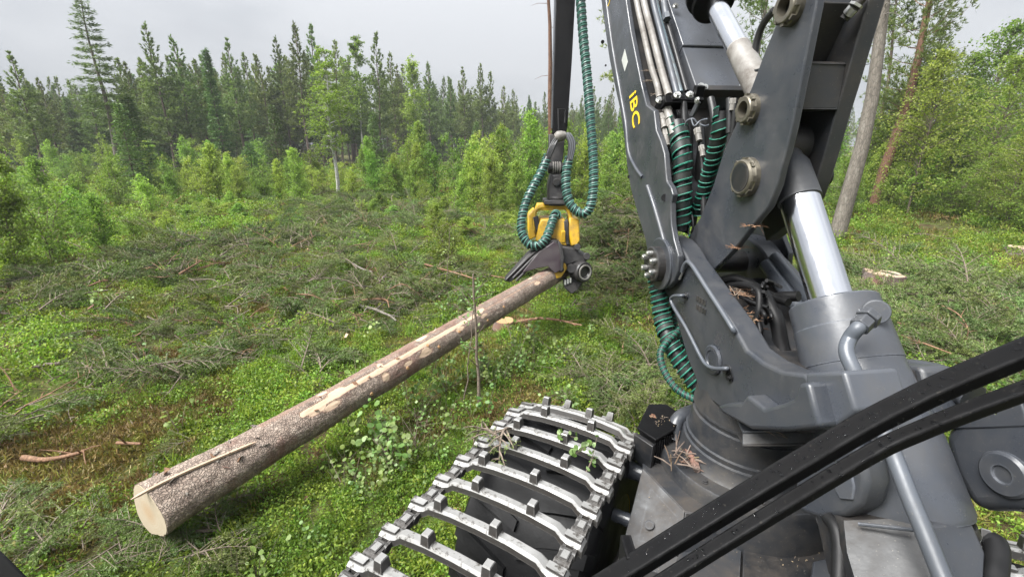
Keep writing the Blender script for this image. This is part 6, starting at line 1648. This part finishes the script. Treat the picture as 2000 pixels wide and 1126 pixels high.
# litter resting on the machine
lit = MB(); rl = random.Random(12)
def litter(spots, n, L, mb):
    for k in range(n):
        c, rad = rl.choice(spots); o = c + Vector((rl.uniform(-rad, rad), rl.uniform(-rad, rad), 0.004)); d = Vector((rl.uniform(-1, 1), rl.uniform(-1, 1), rl.uniform(-0.1, 0.25))).normalized() * L * rl.uniform(0.4, 1.2)
        mb.tube([o, o + d * 0.5 + Vector((0, 0, 0.002)), o + d], [0.0014, 0.0016, 0.0008], 3)
spots = [(onz(1390, 957, 1.302), 0.05), (onz(1300, 960, 1.24), 0.06), (onz(1540, 1075, 1.153), 0.05), (onz(1480, 1050, 1.153), 0.08), (onz(1345, 880, 1.39), 0.05), (onz(1290, 820, 1.472), 0.04), (onz(1560, 1040, 1.153), 0.1)]
spots2 = [(cw(1400, 566, -0.14), 0.03), (cw(1430, 600, -0.13), 0.05), (cw(1465, 640, -0.12), 0.05), (cw(1445, 572, -0.12), 0.06), (cw(1275, 160, -0.28), 0.035), (cw(1283, 185, -0.28), 0.03), (cw(1270, 140, -0.28), 0.02), (dep(1520, 838, 2.0), 0.06)]
litter(spots, 70, 0.02, lit); litter(spots2, 240, 0.05, lit)
lit2 = MB(); litter(spots2[:4] + [(cw(1437, 484, -0.15), 0.03), (cw(1470, 442, -0.15), 0.03), (cw(1478, 620, -0.12), 0.05)], 260, 0.045, lit2)
l2_ = lit2.build('fresh_needle_litter', M['stick']); tag(l2_, 'orange brown needles lodged in the crane joint', None, None, 'stuff')
lo_ = lit.build('needle_litter', M['twig']); tag(lo_, 'brown needles and twigs caught on the machine', None, None, 'stuff')
ch_ = MB()
for k in range(110):
    c, rad = rl.choice(spots); o = c + Vector((rl.uniform(-rad, rad) * 1.8, rl.uniform(-rad, rad) * 1.8, 0.003)); x = Vector((rl.uniform(-1, 1), rl.uniform(-1, 1), 0)).normalized() * rl.uniform(0.0015, 0.0042); y = Vector((-x.y, x.x, 0)) * 0.5
    ch_.prism([o - x, o + y, o + x, o - y], (0, 0, 0.002))
co_ = ch_.build('saw_chips', M['wood']); tag(co_, 'tiny pale saw chips on hood and deck', None, None, 'stuff')
# twigs and bark jammed between light and slewing ring, a dry twig on the deck
stk2 = thing('jammed_debris', 'heap of bark and dry twigs jammed between work light and slewing ring', 'debris', onz(1345, 890, 1.36))
for k in range(26):
    a = onz(1322 + rl.uniform(-14, 34), 892 + rl.uniform(-18, 20), 1.38 + rl.uniform(0, 0.05)); d = Vector((rl.uniform(-1, 1), rl.uniform(-1, 1), rl.uniform(-0.1, 0.5))).normalized() * rl.uniform(0.05, 0.14)
    MB().tube([a, a + d * 0.5 + Vector((0, 0, 0.008)), a + d], [0.004, 0.0035, 0.002], 5).build('twig', rl.choice([M['bark_far'], M['bark_far'], M['l_dead']]), stk2)
ba = onz(1340, 868, 1.40); bb_ = onz(1362, 918, 1.40)
MB().tube([ba, ba.lerp(bb_, 0.5) + Vector((0, 0, 0.012)), bb_], [0.02, 0.026, 0.018], 6).build('bark_piece', M['bark_spruce'], stk2)
tw_ = thing('dry_twig', 'pale crooked twig lying on the dark deck plate', 'twig', onz(1515, 1035, 1.15))
MB().tube(smoothpath([onz(1513, 1034, 1.156), onz(1545, 1022, 1.165), onz(1570, 1018, 1.16), onz(1588, 1012, 1.168)], 4), 0.0045, 6).build('stem', M['pipe_worn'], tw_, smooth=60)
# green sprays caught on the track
for k, (px, py, lab) in enumerate([(985, 880, 'spruce spray draped over the left edge of the track'), (1085, 850, 'small green sprig caught on the track bars'), (1145, 920, 'leafy twig trapped at the inner side of the track'), (1000, 850, 'spruce twig hanging between the upper bars of the track'), (1120, 885, 'second leafy sprig lying on the inner half of the track')]):
    me = p_brash(900 + k, 0.22, 'l_brash_fresh', 10, 9, 0.022, 0.004) if k in (0, 3) else p_sprig(900 + k, 0.16, 12, 0.03, 'l_broad', 2)
    o = link('caught_sprig', me, None); o.location = onz(px, py, 1.40 if k == 2 else 1.46); o.rotation_euler = ((0, 0.25, 2.6), (0.8, 0.2, 1), (0.9, 0, 2), (0.1, 0.2, -1.9), (1.1, 0.3, 0.2))[k]; tag(o, lab, 'sprig')

# ================================================================== damp air
hz = MB().box((0, 0, 9.25), (300, 0, 0), (0, 300, 0), (0, 0, 11.25)).build('haze', None)
mh = bpy.data.materials.new('damp_air'); mh.use_nodes = True; th = mh.node_tree; th.nodes.clear()
oh = N(th, "ShaderNodeOutputMaterial"); vh = N(th, "ShaderNodeVolumePrincipled"); vh.inputs['Color'].default_value = (0.90, 0.94, 1.0, 1); vh.inputs['Density'].default_value = 0.0006
th.links.new(vh.outputs[0], oh.inputs['Volume']); hz.data.materials.append(mh)
tag(hz, 'thin damp haze over the clearing', None, None, 'stuff')
